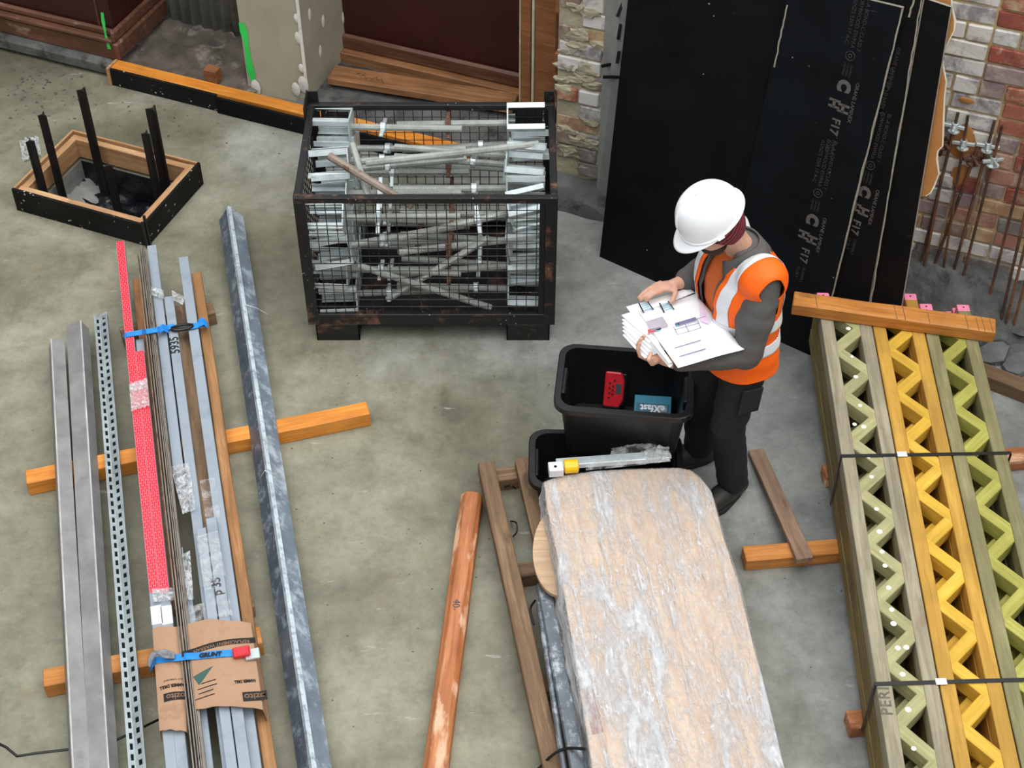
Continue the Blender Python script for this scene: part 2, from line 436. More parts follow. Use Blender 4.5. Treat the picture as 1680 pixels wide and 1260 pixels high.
# green spray marks
def spray(parent, pts, wd, d, nrm_off=-.004):
    m = MB(); n = len(pts); vs = []
    for i, (px, py) in enumerate(pts):
        s, z = onw(px, py, d); e = wd*(.8+.3*math.sin(i*2.1)); vs += [W(s-e, d+nrm_off, z), W(s+e, d+nrm_off, z)]
    fs = [(2*i, 2*i+1, 2*i+3, 2*i+2) for i in range(n-1)]
    return m.add(vs, fs).build('green_paint_mark', M_green, parent)
spray(wl, [(168, 20), (170, 36), (173, 52), (176, 66), (180, 80)], .012, .10)
# recess with corrugated steel sheet
def corr(u, v):
    s = -.12 + u*.95; ph = s*2*math.pi/.076
    return W(s, .66+.012*math.sin(ph), .09 + v*2.6 + (0.01*math.sin(s*31) if v == 0 else 0))
wr = MB().grid(corr, 120, 3).build('wall_recess', M_corr, smooth=True, thick=.003); struct(wr, 'grey corrugated steel sheet standing in the shopfront recess', 'wall')
def soil(u, v):
    s = -.10+u*.98; d = .10+v*.62
    return W(s, d, .045+.05*v+.035*mnoise.noise((s*6, d*6, 0))+.02*mnoise.noise((s*17, d*17, 3)))
struct(MB().grid(soil, 40, 28).build('floor_recess', M_dirt, smooth=True), 'bare broken earth between the kerb and the corrugated sheet', 'ground')
# plastered pillar
ps0 = .83; ps1 = 1.21
pl = MB(); pl.hexa([W(ps0-.02,.26,.0), W(ps1,.28,.0), W(ps1,.95,.0), W(ps0-.02,.95,.0)], [W(ps0-.02,.26,ZT), W(ps1,.28,ZT), W(ps1,.95,ZT), W(ps0-.02,.95,ZT)])
pl = struct(pl.build('wall_pillar', M_plaster), 'cream plastered pillar with a green spray stripe and white filler', 'wall')
m = MB(); m.obox(W(ps1, .277, .05), W(ps1, .277, ZT), .018, .018); m.build('corner_bead', M_filler, pl)
s0, z0 = onw(400, 40, .255)
spray(pl, [(398, 36), (402, 52), (406, 72), (409, 94), (413, 116), (417, 132)], .026, .27, -.012)
for px, py, d_, r_ in ((487, 30, .276, .02), (490, 62, .276, .026), (495, 112, .276, .02), (498, 138, .27, .036), (486, 146, .27, .03), (420, 143, .255, .034)):
    s, z = onw(px, py, d_); mm = MB()
    mm.lathe([(0, .007), (r_*.6, .006), (r_, 0)], 9, Matrix.Translation(W(s, d_-.003, z)) @ WR @ Matrix.Rotation(math.pi/2, 4, 'X') @ Matrix.Scale(1.7, 4, (0, 1, 0)))
    mm.build('filler_patch', M_filler, pl, smooth=True)
for k, (t_, zz) in enumerate(((.10, .55), (.25, .42), (.18, .25), (.4, .7), (.5, .3))):
    mm = MB(); mm.lathe([(0, .005), (.012, .004), (.02, 0)], 9, Matrix.Translation(W(ps1+.001, .30+t_, zz)) @ WR @ Matrix.Rotation(math.pi/2, 4, 'Y') @ Matrix.Scale(2.2, 4, (1, 0, 0)))
    mm.build('filler_patch', M_filler, pl, smooth=True)
# door recess: maroon panel door with a timber sill, floor of the recess
wd = wpart('wall_doorway', M_maroon, None, 1.10, 2.60, .80, .95, .10, ZT); struct(wd, 'dark maroon door panel over a worn timber sill', 'wall')
wpart('bottom_rail', M_mould, wd, 1.10, 2.60, .765, .80, .10, .20, bevel=.014)
wpart('sill', M_doorplank, wd, 1.10, 2.60, .72, .80, .02, .10, bevel=.006)
def rfl(u, v):
    s = 1.15+u*1.75; d = .09+v*.72
    return W(s, d, .03+.012*mnoise.noise((s*9, d*9, 0)))
struct(MB().grid(rfl, 40, 18).build('floor_doorway', M_mud, smooth=True), 'dark rough ground between the kerb and the maroon door', 'ground')
pk = beam('sill_plank', W(1.26, .50, .085), W(2.42, .635, .085), .15, .05, M_doorplank, bevel=.006, nx=10, rough=.01)
tag(pk, 'loose worn timber plank lying before the maroon door', 'plank')
m = MB(); m.tube([W(1.42+.012*i, .52+.016*math.sin(i*1.9)+.006*math.sin(i*.7), .1125) for i in range(17)], .0022, 4); m.build('pencil_scribble', M_mould, pk)
# timber door lining and studs right of the door
dl = thing('door_lining', W(2.6, .5, 0), 'raw timber studs and cream trim beside the maroon door', 'door frame')
wpart('cream_trim', M_cream, dl, 2.535, 2.565, .40, .80, .02, ZT)
wpart('stud', M_pinewood, dl, 2.575, 2.635, .32, .42, .02, ZT)
wpart('white_batten', M_cream, dl, 2.645, 2.66, .31, .40, .02, ZT)
wpart('stud', M_pinewood, dl, 2.67, 2.80, .30, .40, .02, ZT)
wpart('stud', M_mould, dl, 2.805, 2.83, .25, .40, .02, ZT)
wpart('stud', M_pinewood, dl, 2.84, 2.88, .20, .40, .02, ZT)
for zz in (.35, .82, 1.15): wpart('packer', M_pinewood, dl, 2.88, 2.905, .04, .20, zz, zz+.09)

# ------------------------------------------------------------------ bricks
def brick_mesh(nm, L=.228, D=.06, Hh=.083, amp=.005, seed=0):
    bm = bmesh.new(); bmesh.ops.create_cube(bm, size=1.0)
    bmesh.ops.scale(bm, vec=(L, D, Hh), verts=bm.verts)
    bmesh.ops.bevel(bm, geom=bm.edges[:], offset=.006, segments=1, affect='EDGES')
    for v in bm.verts: v.co += mnoise.noise_vector(v.co*23+Vector((seed*3.1, seed, 0)))*amp
    me = bpy.data.meshes.new(nm); bm.to_mesh(me); bm.free(); return me
def brick_bank(mats, L, amp):
    out = []
    for mt in mats:
        for k in range(2):
            me = brick_mesh('brick', L, amp=amp, seed=len(out)+L*9); me.materials.append(mt); out.append(me)
    return out
full = {k: brick_bank(v, .236, .005) for k, v in dict(red=B_red, tan=B_tan, white=B_white, grey=B_grey).items()}
half = {k: brick_bank(v, .112, .005) for k, v in dict(red=B_red, tan=B_tan, white=B_white, grey=B_grey).items()}
def lay(parent, s0, s1, z0, z1, pick, dface=0.0, jit_d=.004, skip=lambda s, z: False):
    cnt = 0; course = 0; z = z0
    while z < z1:
        s = s0 + (.0 if course % 2 else -.118) ; k = 0
        while s < s1:
            header = (course % 3 == 2) or random.random() < .12
            L = .112 if header else .236
            sc, zc = s+L/2, z+.042
            if sc-L/2 > s0-.05 and not skip(sc, zc):
                kind = pick(sc, zc); bank = (half if header else full)[kind]
                o = bpy.data.objects.new('brick', random.choice(bank)); 
                M = Matrix.Translation(W(sc, dface+.03+jit(jit_d), zc)) @ WR @ Matrix.Rotation(jit(.02), 4, 'Y')
                link(o, parent, M); cnt += 1
            s += L+.011
        z += .094; course += 1
    return cnt
# brick panel between the studs and the ply
wb = wpart('wall_back', M_lime, None, 2.91, 3.24, .012, .40, 0, ZT); struct(wb, 'rough brick wall strip smeared with cream mortar', 'wall')
lay(wb, 2.915, 3.10, .19, 1.62, lambda s, z: random.choice(['grey', 'white', 'white', 'tan', 'grey', 'red']), 0, .008)
mm = MB()
for k in range(34):
    s = random.uniform(2.92, 3.17); z = random.uniform(.15, 1.5); r_ = random.uniform(.018, .045)
    M = Matrix.Translation(W(s, .004, z)) @ WR @ Matrix.Diagonal((r_*1.6, r_*.38, r_*.75, 1))
    bm = bmesh.new(); bmesh.ops.create_icosphere(bm, subdivisions=2, radius=1.0)
    vs_ = [M @ (v.co*(1+.8*mnoise.noise(v.co*1.8+Vector((k, 0, 0))))) for v in bm.verts]; mm.add(vs_, [[v.index for v in f.verts] for f in bm.faces]); bm.free()
tag(mm.build('mortar_lumps', M_lime, wb, smooth=False), kind='stuff')
# deep rendered pier that the ply leans on
pr = MB(); pr.hexa([W(3.17,-.02,0), W(3.40,-.05,0), W(3.40,.35,0), W(3.17,.35,0)], [W(3.17,-.02,ZT), W(3.46,-.28,ZT), W(3.46,.35,ZT), W(3.17,.35,ZT)])
pr = struct(pr.build('wall_pier', M_render), 'grey cement rendered pier beside the black ply sheets', 'wall')
for (px, py, a_, l_) in ((1018, 12, .3, .10), (1016, 50, .1, .09), (1014, 92, .1, .07), (998, 104, 1.1, .08), (1004, 124, 1.3, .10)):
    pt = at_plane(px, py, W(3.17,-.03), (W(3.40,-.2)-W(3.17,-.03)).cross(V(0,0,1)).normalized())
    mm = MB(); mm.obox(pt+V(0,-.012,-l_/2*math.cos(a_))-WW*(l_/2*math.sin(a_)), pt+V(0,-.012,l_/2*math.cos(a_))+WW*(l_/2*math.sin(a_)), .015, .01, WN); mm.build('crack', M_bitumen, pr)
# long brick wall on the right
wrt = wpart('wall_right', M_mortar, None, 3.40, 7.6, .012, .40, .05, ZT); struct(wrt, 'old brick wall, whitewashed beside the ply and red further right', 'wall')
def pickr(s, z):
    edge = 5.09 + .03*math.sin(z*9) - (.0 if z > .75 else .25*(0.75-z))
    if z < .34: return random.choice(['grey', 'grey', 'white'])
    if s < edge: return 'white' if z > .75 else random.choice(['grey', 'white', 'grey', 'tan'])
    return random.choice(['red', 'red', 'red', 'tan']) if z > .62 else random.choice(['tan', 'grey', 'red', 'tan'])
nb = lay(wrt, 4.55, 6.2, .19, 2.3, pickr, 0, .005)
mm = MB()
for px, py, ew, eh in ((1585, 165, .035, .018), (1578, 232, .07, .1), (1575, 290, .045, .07)):
    s, z = onw(px, py, -.005)
    M = Matrix.Translation(W(s, -.002, z)) @ WR @ Matrix.Diagonal((ew, .006, eh, 1)); bm = bmesh.new(); bmesh.ops.create_icosphere(bm, subdivisions=2, radius=1.0)
    mm2 = MB().add([M @ (v.co*(1+.3*mnoise.noise(v.co*1.5+Vector((px, 0, 0))))) for v in bm.verts], [[v.index for v in f.verts] for f in bm.faces]); bm.free()
    mm2.build('tan_render_patch', M_tan, wrt)
# rough footing ledge at its base
def ledge(u, v):
    s = 4.3+u*2.4; d = .03-v*(.30+.10*math.sin(s*5))
    z = .24*(1-v)**.7+.05*mnoise.noise((s*5, v*3, 0))+.03*mnoise.noise((s*14, v*9, 2)) - (.06 if v > .95 else 0)
    return W(s, d, z)
struct(MB().grid(ledge, 90, 16).build('footing_right', M_mud, smooth=False), 'broken grey concrete footing along the base of the right brick wall', 'footing')
# footing stones at brick strip
def ledge2(u, v):
    s = 2.86+u*.56; d = .02-v*.16
    return W(s, d, .17*(1-v)**.6+.04*mnoise.noise((s*8, v*3, 5)) - (.05 if v > .9 else 0))
struct(MB().grid(ledge2, 24, 12).build('footing_back', M_mud, smooth=False), 'crumbled footing below the mortar smeared brick strip', 'footing')

# unseen walls added on the other three sides to block low skylight
M_addedwall = plain('added_wall_brick', srgb(120,104,92), .9, var=.3, vscale=3)
for nm_, a_, b_, lb in (('wall_added_left', (-5.6, -1.8, 0), (-5.4, 10.4, 5.0), 'added unseen brick wall on the left, blocking low skylight'), ('wall_added_right', (5.2, -1.8, 0), (5.4, 10.4, 5.0), 'added unseen brick wall on the right, blocking low skylight'), ('wall_added_near', (-5.4, -2.0, 0), (5.2, -1.8, 4.2), 'added unseen brick wall below the viewpoint, blocking low skylight')):
    struct(MB().box(a_, b_).build(nm_, M_addedwall), lb, 'wall')
# ------------------------------------------------------------------ pit formwork box
M_blacksteel = plain('black_steel', srgb(30,28,27), .55, .3, .3, 8, dirt=(srgb(92,74,62), .3, 14))
def rusty(name, base, amt, rustc=srgb(120,72,46)):
    m, nt, b = new_mat(name); vec = coords(nt)
    n = noise(nt, vec, 6, 7, .68, .3)
    c = ramp(nt, noise(nt, vec, 3, 4), [(.3, tuple(x*.7 for x in base)), (.7, tuple(x*1.4 for x in base))])
    c = mix(nt, ramp(nt, n, [(1-amt-.05, S(0)), (1-amt+.08, S(1))]), c, rustc)
    c = specks(nt, c, vec, 36, .10, srgb(160,158,150))
    nt.links.new(c, b.inputs['Base Color']); b.inputs['Roughness'].default_value = .55
    bump(nt, b, noise(nt, vec, 50), .2, .003); return m
M_crate = rusty('black_crate_paint', srgb(17,17,18), .385, srgb(112,76,56))
fb = thing('pit_formwork', P(LA/2, LB/2), 'square formwork box of black ply and pine around the pit', 'formwork')
HB = .15
def prect(m, a0, a1, b0, b1, z0, z1):
    return m.hexa([P(a0,b0,z0), P(a0,b1,z0), P(a1,b1,z0), P(a1,b0,z0)], [P(a0,b0,z1), P(a0,b1,z1), P(a1,b1,z1), P(a1,b0,z1)])
PRM = Matrix((pa, -pb, V(0,0,1))).transposed().to_4x4(); PRM2 = Matrix((pb, pa, V(0,0,1))).transposed().to_4x4()
def ppart(nm, mat, along_b, *b, bevel=.002):
    M = (PRM2 if along_b else PRM).copy(); M.translation = P(b[0], b[2], b[4])
    return prect(MB(), *b).build(nm, mat, fb, M, bevel=bevel)
ppart('ply_board', M_plyspeck, False, 0, LA, 0, .017, 0, HB)
ppart('ply_board', M_plyspeck, True, 0, .017, .017, LB, 0, HB)
ppart('ply_board', M_formpine, False, 0, LA, LB-.014, LB, 0, HB)
ppart('ply_board', M_formpine, True, LA-.014, LA, .017, LB-.014, 0, HB)
ppart('pine_rail', M_formpine, False, .017, LA-.03, .017, .055, .02, HB-.004)
ppart('pine_rail', M_formpine, True, .017, .055, .055, LB-.03, .02, HB-.004)
ppart('pine_rail', M_formpine, False, .055, LA-.03, LB-.07, LB-.03, .02, HB-.008)
ppart('pine_rail', M_formpine, True, LA-.07, LA-.03, .055, LB-.07, .02, HB-.008)
for k, (a_, b_) in enumerate(((-.008, -.008), (-.012, .012))):
    ppart('corner_strip', M_crate, False, a_, a_+.012, b_-.006, b_+.006, 0, HB+.03+.03*k, bevel=0)
# star pickets (six black Y-section stakes)
star = []
for k in range(3):
    a_ = math.radians(90+120*k); ca, sa = math.cos(a_), math.sin(a_)
    for (l_, o_) in ((.006, -.0035), (.026, -.003), (.026, .003), (.006, .0035)): star.append((ca*l_-sa*o_, sa*l_+ca*o_))
names6 = ['shortest black star picket at the left inner corner of the formwork box', 'black star picket second from the left in the formwork box',
          'tallest black star picket near the far side of the pit', 'short black star picket in the middle of the pit',
          'thin black star picket left of the pair at the right of the pit', 'thick black star picket at the far right corner of the pit']
for k, (ka, kb_, kz) in enumerate(((.745, .13, .42), (.72, .25, .52), (.62, .495, .55), (.355, .25, .28), (.143, .36, .48), (.16, .475, .56))):
    A_ = P(ka, kb_, -.2); T_ = P(ka, kb_, kz)
    sc = 1.35 if k == 5 else (1.15 if k == 2 else 1.0)
    o = beam('star_picket', A_, T_, 0, 0, M_blacksteel, up=(.3*(k % 3)-.3, 1, 0), bevel=0, prof=[(y*sc, z*sc) for y, z in star])
    tag(o, names6[k], 'stake', 'star pickets in the pit')

# ------------------------------------------------------------------ kerb formwork along the wall
kb = thing('kerb_formwork', W(1.2, .05), 'long kerb form of orange timber faced with black ply', 'formwork')
wpart('ply_face', M_plyspeck, kb, 0, .74, 0, .017, 0, .118, bevel=.002)
wpart('ply_face', M_plyblue, kb, .745, 2.36, -.016, .001, 0, .112, bevel=.002)
wpart('timber', M_orange, kb, .0, 2.36, .0175, .105, .0, .122, bevel=.004)
wpart('end_board', M_formpine, kb, -.02, -.002, -.01, .115, 0, .125, bevel=.002)
o = wpart('timber_offcut', M_pinewood, None, .56, .645, .17, .24, .06, .15); tag(o, 'small timber offcut block standing behind the orange kerb', 'offcut')
# grit heaps and crumbs on the slab
def crumbs(name, n, cx, cy, rx, ry, mat, label, r0=.004, r1=.014, cat='grit'):
    m = MB()
    for k in range(n):
        g = random.gauss(0, .45), random.gauss(0, .45); p = at(cx+g[0]*rx, cy+g[1]*ry); r = random.uniform(r0, r1)
        a_ = random.uniform(0, 3); c_, s_ = math.cos(a_)*r, math.sin(a_)*r
        m.add([p+V(c_,s_,0), p+V(-s_,c_,0), p+V(-c_*1.4,-s_*.8,0), p+V(s_,-c_,0), p+V(0,0,r*.9)], [(0,1,4),(1,2,4),(2,3,4),(3,0,4)])
    return tag(m.build(name, mat, M=Matrix()), label, cat, kind='stuff')
crumbs('grit', 150, 75, 135, 85, 75, M_mud, 'dark crumbs of grit scattered on the slab near the maroon wall', .003, .013)
crumbs('grit', 90, 260, 170, 260, 90, M_mud, 'sparse dark crumbs on the slab beside the pit', .003, .008)
crumbs('grit', 120, 760, 850, 620, 420, M_mud, 'sparse crumbs across the middle of the slab', .002, .006)
crumbs('grit', 60, 560, 100, 60, 60, M_filler, 'white plaster crumbs by the foot of the pillar', .003, .009)

# ------------------------------------------------------------------ wire mesh stillage crate
bl = at(511, 558); br = at(909, 560)
cx0, cx1, cy0 = bl.x-.012, br.x+.012, (bl.y+br.y)/2
CH = at_y(700, 326, cy0).z; CFT = .11                     # rim height at the front, foot height
cy1 = cy0 + (at(510, 168, CH).y - at(510, 326, CH).y)
cx0 = (cx0+at(482, 330, CH).x)/2; cx1 = (cx1+at(912, 330, CH).x)/2
ct = thing('mesh_crate', ((cx0+cx1)/2, (cy0+cy1)/2, 0), 'black rusty wire mesh stillage crate full of steel jacks', 'crate')
def angle_post(x, y, sx, sy, z0, z1, leg=.055, t=.006):
    m = MB(); xs = sorted((x, x+sx*leg)); ys = sorted((y, y+sy*t)); m.box((xs[0], ys[0], z0), (xs[1], ys[1], z1))
    xs = sorted((x, x+sx*t)); ys = sorted((y+sy*t, y+sy*leg)); m.box((xs[0], ys[0], z0), (xs[1], ys[1], z1))
    return m.build('corner_post', M_crate, ct, bevel=.001)
angle_post(cx0, cy0, 1, 1, CFT, CH+.005); angle_post(cx1, cy0, -1, 1, CFT, CH+.005)
angle_post(cx0, cy1, 1, -1, CFT, CH+.07); angle_post(cx1, cy1, -1, -1, CFT, CH+.07)
def cbar(nm, a, b, bv=.003): return MB().box(a, b).build(nm, M_crate, ct, bevel=bv)
cbar('top_rail', (cx0, cy0-.002, CH-.03), (cx1, cy0+.032, CH+.004))
cbar('bottom_rail', (cx0+.004, cy0+.001, CFT), (cx1-.004, cy0+.04, CFT+.07))
cbar('top_rail', (cx0+.004, cy1-.03, CH-.03), (cx1-.004, cy1+.002, CH+.004))
cbar('bottom_rail', (cx0+.004, cy1-.04, CFT), (cx1-.004, cy1-.001, CFT+.07))
for x_ in (cx0, cx1):
    s_ = 1 if x_ == cx0 else -1
    a, b = sorted((x_+s_*.001, x_+s_*.035))
    cbar('top_rail', (a, cy0+.03, CH-.03), (b, cy1-.03, CH+.004)); cbar('bottom_rail', (a, cy0+.04, CFT), (b, cy1-.04, CFT+.07))
    # stacking ears on the side rails
    a, b = sorted((x_-s_*.004, x_+s_*.004))
    cbar('stacking_ear', (a, cy1-.16, CH-.02), (b, cy1+.004, CH+.075))
    a, b = sorted((x_+s_*.035, x_+s_*.06))
    m = MB()
for xc in (cx0+.145, cx1-.135):
    m = MB(); w_ = .11
    m.box((xc-w_, cy0+.002, 0), (xc-w_+.008, cy1-.002, CFT)); m.box((xc+w_-.008, cy0+.002, 0), (xc+w_, cy1-.002, CFT))
    m.box((xc-w_, cy0+.002, 0), (xc+w_, cy0+.010, CFT)); m.box((xc-w_, cy1-.01, 0), (xc+w_, cy1-.002, CFT)); m.box((xc-w_, cy0+.01, CFT-.01), (xc+w_, cy1-.01, CFT))
    m.build('skid_foot', M_crate, ct, bevel=.002)
cbar('base_pan', (cx0+.03, cy0+.03, CFT+.01), (cx1-.03, cy1-.03, CFT+.022))
cbar('side_plate', (cx1-.085, cy0+.006, CFT+.07), (cx1-.055, cy0+.01, CH-.03))
for xs_ in ((cx0+.06, cx0+.20), (cx1-.2, cx1-.06)): cbar('rear_plate', (xs_[0], cy1-.012, CH-.22), (xs_[1], cy1-.008, CH-.03))
def meshpanel(A, U, Vv, nu, nv, r=.0024):
    m = MB(); A, U, Vv = Vector(A), Vector(U), Vector(Vv); nrm = U.cross(Vv).normalized()
    for i in range(1, nu): m.tube([A+U*(i/nu), A+U*(i/nu)+Vv], r, 5)
    for j in range(1, nv): m.tube([A+Vv*(j/nv)+nrm*r, A+Vv*(j/nv)+U+nrm*r], r, 5)
    return m.build('mesh_panel', M_crate, ct)
sp_ = .047; iw = cx1-cx0-.10; ih = CH-.03-CFT-.07; idp = cy1-cy0-.1
meshpanel((cx0+.05, cy0+.012, CFT+.07), (iw, 0, 0), (0, 0, ih), round(iw/sp_), round(ih/sp_))
meshpanel((cx0+.05, cy1-.016, CFT+.07), (iw, 0, 0), (0, 0, ih), round(iw/sp_), round(ih/sp_))
meshpanel((cx0+.012, cy0+.05, CFT+.07), (0, idp, 0), (0, 0, ih), round(idp/sp_), round(ih/sp_))
meshpanel((cx1-.016, cy0+.05, CFT+.07), (0, idp, 0), (0, 0, ih), round(idp/sp_), round(ih/sp_))

# ------------------------------------------------------------------ galvanised U-head jacks in the crate
def metal(name, col, rough=.35, dirt=None, streak=True, metallic=.85):
    m, nt, b = new_mat(name); vec = coords(nt); n = noise(nt, vec, 7, 6, .65)
    c = ramp(nt, n, [(.3, tuple(x*.72 for x in col)), (.7, tuple(min(1, x*1.2) for x in col))])
    if dirt: c = mix(nt, ramp(nt, noise(nt, vec, dirt[2], 7, .7), [(1-dirt[1]-.05, S(0)), (1-dirt[1]+.08, S(1))]), c, dirt[0])
    nt.links.new(c, b.inputs['Base Color']); b.inputs['Metallic'].default_value = metallic
    nt.links.new(ramp(nt, n, [(.3, S(rough*.8)), (.7, S(rough*1.3))]), b.inputs['Roughness'])
    return m
M_galv = metal('zinc_plate', srgb(196,206,206), .34, (srgb(140,148,146), .36, 10), metallic=.35)
M_thread = metal('zinc_thread', srgb(176,180,174), .42, (srgb(130,124,112), .34, 12), metallic=.35)
M_rustnut = metal('rusty_nut', srgb(116,84,68), .7, (srgb(90,58,42), .5, 20), metallic=.3)
M_rusttube = metal('dull_brown_tube', srgb(160,146,134), .6, (srgb(120,92,74), .45, 10), metallic=.35)
TL = .56
def thread_mesh(L, r=.0185, n=9, pitch=.008, plain_end=.0):
    m = MB(); k = int(L/pitch); pts = []; rs = []
    for i in range(2*k+1): pts.append((i*pitch/2, 0, 0)); rs.append(r if i % 2 else r-.0026)
    m.tube(pts, rs, n)
    return m.mesh('screw', smooth=False)
def make_jack(nutmat, nut_x, headlen=.19, headw=.15):
    """screw along +x from the head plate at x=0; the four-pronged head points to -x"""
    t = thing('screw_jack', (0, 0, 0), 'tmp', 'jack')
    obj('screw', thread_mesh(TL), t, None, M_thread)
    m = MB(); m.box((-.006, -headw/2, -headw/2), (.002, headw/2, headw/2)); m.build('head_plate', M_galv, t, bevel=.0015, world=False)
    for sy in (-1, 1):
        for sz in (-1, 1):
            m = MB(); lw, th = .030, .0045
            y0, y1 = sorted((sy*headw/2, sy*(headw/2-lw))); z0, z1 = sorted((sz*headw/2, sz*(headw/2-th)))
            m.box((-headlen, y0, z0), (-.006, y1, z1))
            y0, y1 = sorted((sy*headw/2, sy*(headw/2-th))); z0, z1 = sorted((sz*(headw/2-th), sz*(headw/2-lw)))
            m.box((-headlen, y0, z0), (-.006, y1, z1)); m.build('prong', M_galv, t, bevel=.001, world=False)
    m = MB(); Mx = Matrix.Translation((nut_x, 0, 0)) @ Matrix.Rotation(math.pi/2, 4, 'Y')
    m.lathe([(.0185, -.014), (.028, -.014), (.028, .014), (.0185, .014)], 10, Mx)
    for a_ in (0, math.pi):
        c_, s_ = math.cos(a_), math.sin(a_)
        m.obox((nut_x, c_*.024, s_*.024), (nut_x, c_*.085, s_*.085), .012, .02, (1, 0, 0))
    m.build('wing_nut', nutmat, t, bevel=.002, world=False)
    return t
protoA = make_jack(M_galv, .16); protoB = make_jack(M_rustnut, .30)
ccx = (cx0+cx1)/2; zb = CFT+.03
jl = cx0+.235; jr = cx1-.235          # x of the head plates on both sides
jacks = []
# layers: each row alternates left-headed and right-headed jacks over the depth of the crate
dep0, dep1 = cy0+.11, cy1-.10
layers = [.085, .25, .415, .575, .70]
spot = []
for li, hz in enumerate(layers):
    n = 4 if li < 4 else 3
    for i in range(n):
        y = dep0 + (dep1-dep0)*(i+.0)/(n-1)
        if li == 4 and i == 0: continue
        spot.append((-1, y, zb+hz, li, i)); spot.append((1, y+.02, zb+hz+.012, li, i))
first = {0: True, 1: True}
def jack_label(side, li, i, n):
    hs = 'left' if side < 0 else 'right'
    ly_ = ['lowest', 'second lowest', 'middle', 'second highest', 'topmost'][li]; rw = ['front', 'second', 'third', 'rear'][i]
    return f'zinc jack in the crate, head to the {hs}, {ly_} layer, {rw} row'
def put_jack(kind, M, label):
    global first
    p = protoA if kind == 0 else protoB
    if first[kind]:
        first[kind] = False; p.matrix_basis = M; WM[p.name] = M; p['label'] = label; p['group'] = 'steel jacks in the mesh crate'; return p
    return dup(p, M, label, 'steel jacks in the mesh crate')
for side, y, z, li, i in spot:
    tilt = jit(.09)+(.05 if li >= 3 else 0); yaw = jit(.10 if li >= 3 else .05); roll = jit(.6)
    if i == 0 and side > 0 and li in (1, 2, 3): tilt = [0, .28, .50, .62][li]
    if i == 0 and side < 0 and li == 2: tilt = .30
    if side < 0:
        M = Matrix.Translation((jl+jit(.018), y+jit(.01), z)) @ Matrix.Rotation(yaw, 4, 'Z') @ Matrix.Rotation(-tilt*.6, 4, 'Y') @ Matrix.Rotation(roll, 4, 'X')
    else:
        M = Matrix.Translation((jr+jit(.018), y+jit(.01), z)) @ Matrix.Rotation(math.pi+yaw, 4, 'Z') @ Matrix.Rotation(tilt*.4-.02, 4, 'Y') @ Matrix.Rotation(roll, 4, 'X')
    put_jack(0 if random.random() < .62 else 1, M, jack_label(side, li, i, 4))
# loose crossed jacks right behind the front mesh, and the odd tubes on top
def loose(A, B, r, mat, label, th=True):
    A, B = Vector(A), Vector(B)
    o = obj('screw_tube', thread_mesh((B-A).length, r) if th else None, None, frame(A, B), mat)
    return tag(o, label, 'tube', 'loose tubes in the mesh crate')
yf = cy0+.045
loose((cx0+.27, yf, zb+.33), (cx0+.93, yf+.012, zb+.035), .018, M_thread, 'loose screw tube sloping down to the right behind the front mesh')
loose((cx0+.40, yf+.05, zb+.06), (cx0+.92, yf+.055, zb+.46), .018, M_thread, 'loose screw tube sloping up to the right behind the front mesh')
a_ = at(540, 256, CH+.03); b_ = at(650, 322, CH-.05)
loose(a_, a_+(b_-a_)*1.25, .021, M_rusttube, 'dull brown tube poking out of the top of the crate heap')
a_ = at(578, 236, CH+.02); loose(a_, at(604, 322, CH-.10), .018, M_thread, 'short upright screw tube leaning near the front left of the crate')
a_ = at(885, 236, CH+.02); loose(at(600, 268, CH-.01), a_, .019, M_thread, 'long bright screw tube lying across the top of the heap')

# ------------------------------------------------------------------ black form ply sheets leaning against the wall
pb0 = at(983, 428); pb1 = at(1340, 588); pe = (pb1-pb0).normalized(); lean = math.radians(6.0)
pback = V(-pe.y, pe.x, 0); pup = (V(0,0,1)*math.cos(lean)+pback*math.sin(lean)); pn = pe.cross(pup).normalized()   # pn faces the camera
def PP(px, py, off=0.0): return at_plane(px, py, pb0-pn*off, pn)
def sheet(name, mat, corners, off, th, label, edge=M_plyedge):
    """corners: pixel or (vector) of bottom left, bottom right, top right, top left on the plane `off` behind the front"""
    c = [PP(*p, off) if len(p) == 2 else p for p in corners]
    M = Matrix((pe, pup, pn)).transposed().to_4x4(); M.translation = c[0]
    m = MB(); B_ = [p-pn*th for p in c]; k = len(c)
    m.add(c, [tuple(range(k))]); m.add(B_, [tuple(reversed(range(k)))]); m.cur = 1
    for i in range(k):
        j = (i+1) % k; m.add([c[i], B_[i], B_[j], c[j]], [(0, 1, 2, 3)])
    o = m.build(name, [mat, edge], None, M); return tag(o, label, 'sheet', 'form ply sheets leaning on the wall')
def ex(b, t, k=1.35):                     # extend an edge upward beyond the frame
    return (b[0]+(t[0]-b[0])*k, b[1]+(t[1]-b[1])*k)
P1 = sheet('form_ply_sheet', M_ply, [(983, 428), (1185, 519), ex((1185, 519), (1294, 0), 1.3), ex((983, 428), (1030, 0), 1.3)], .03, .017, 'plain matt black form ply sheet at the left, behind the man')
P2 = sheet('form_ply_sheet', M_plyblue, [(1178, 516), (1340, 588), (1481, 13), ex((1178, 516), (1290, 0), 1.06)], .0, .017, 'blue black form ply sheet with grey print and a pale edge')
P3 = sheet('form_ply_sheet', M_ply, [(1300, 545), (1408, 592), ex((1408, 592), (1516, -10), 1.08), ex((1300, 545), (1415, -20), 1.1)], .022, .017, 'black form ply sheet with print behind the pale edged sheet')
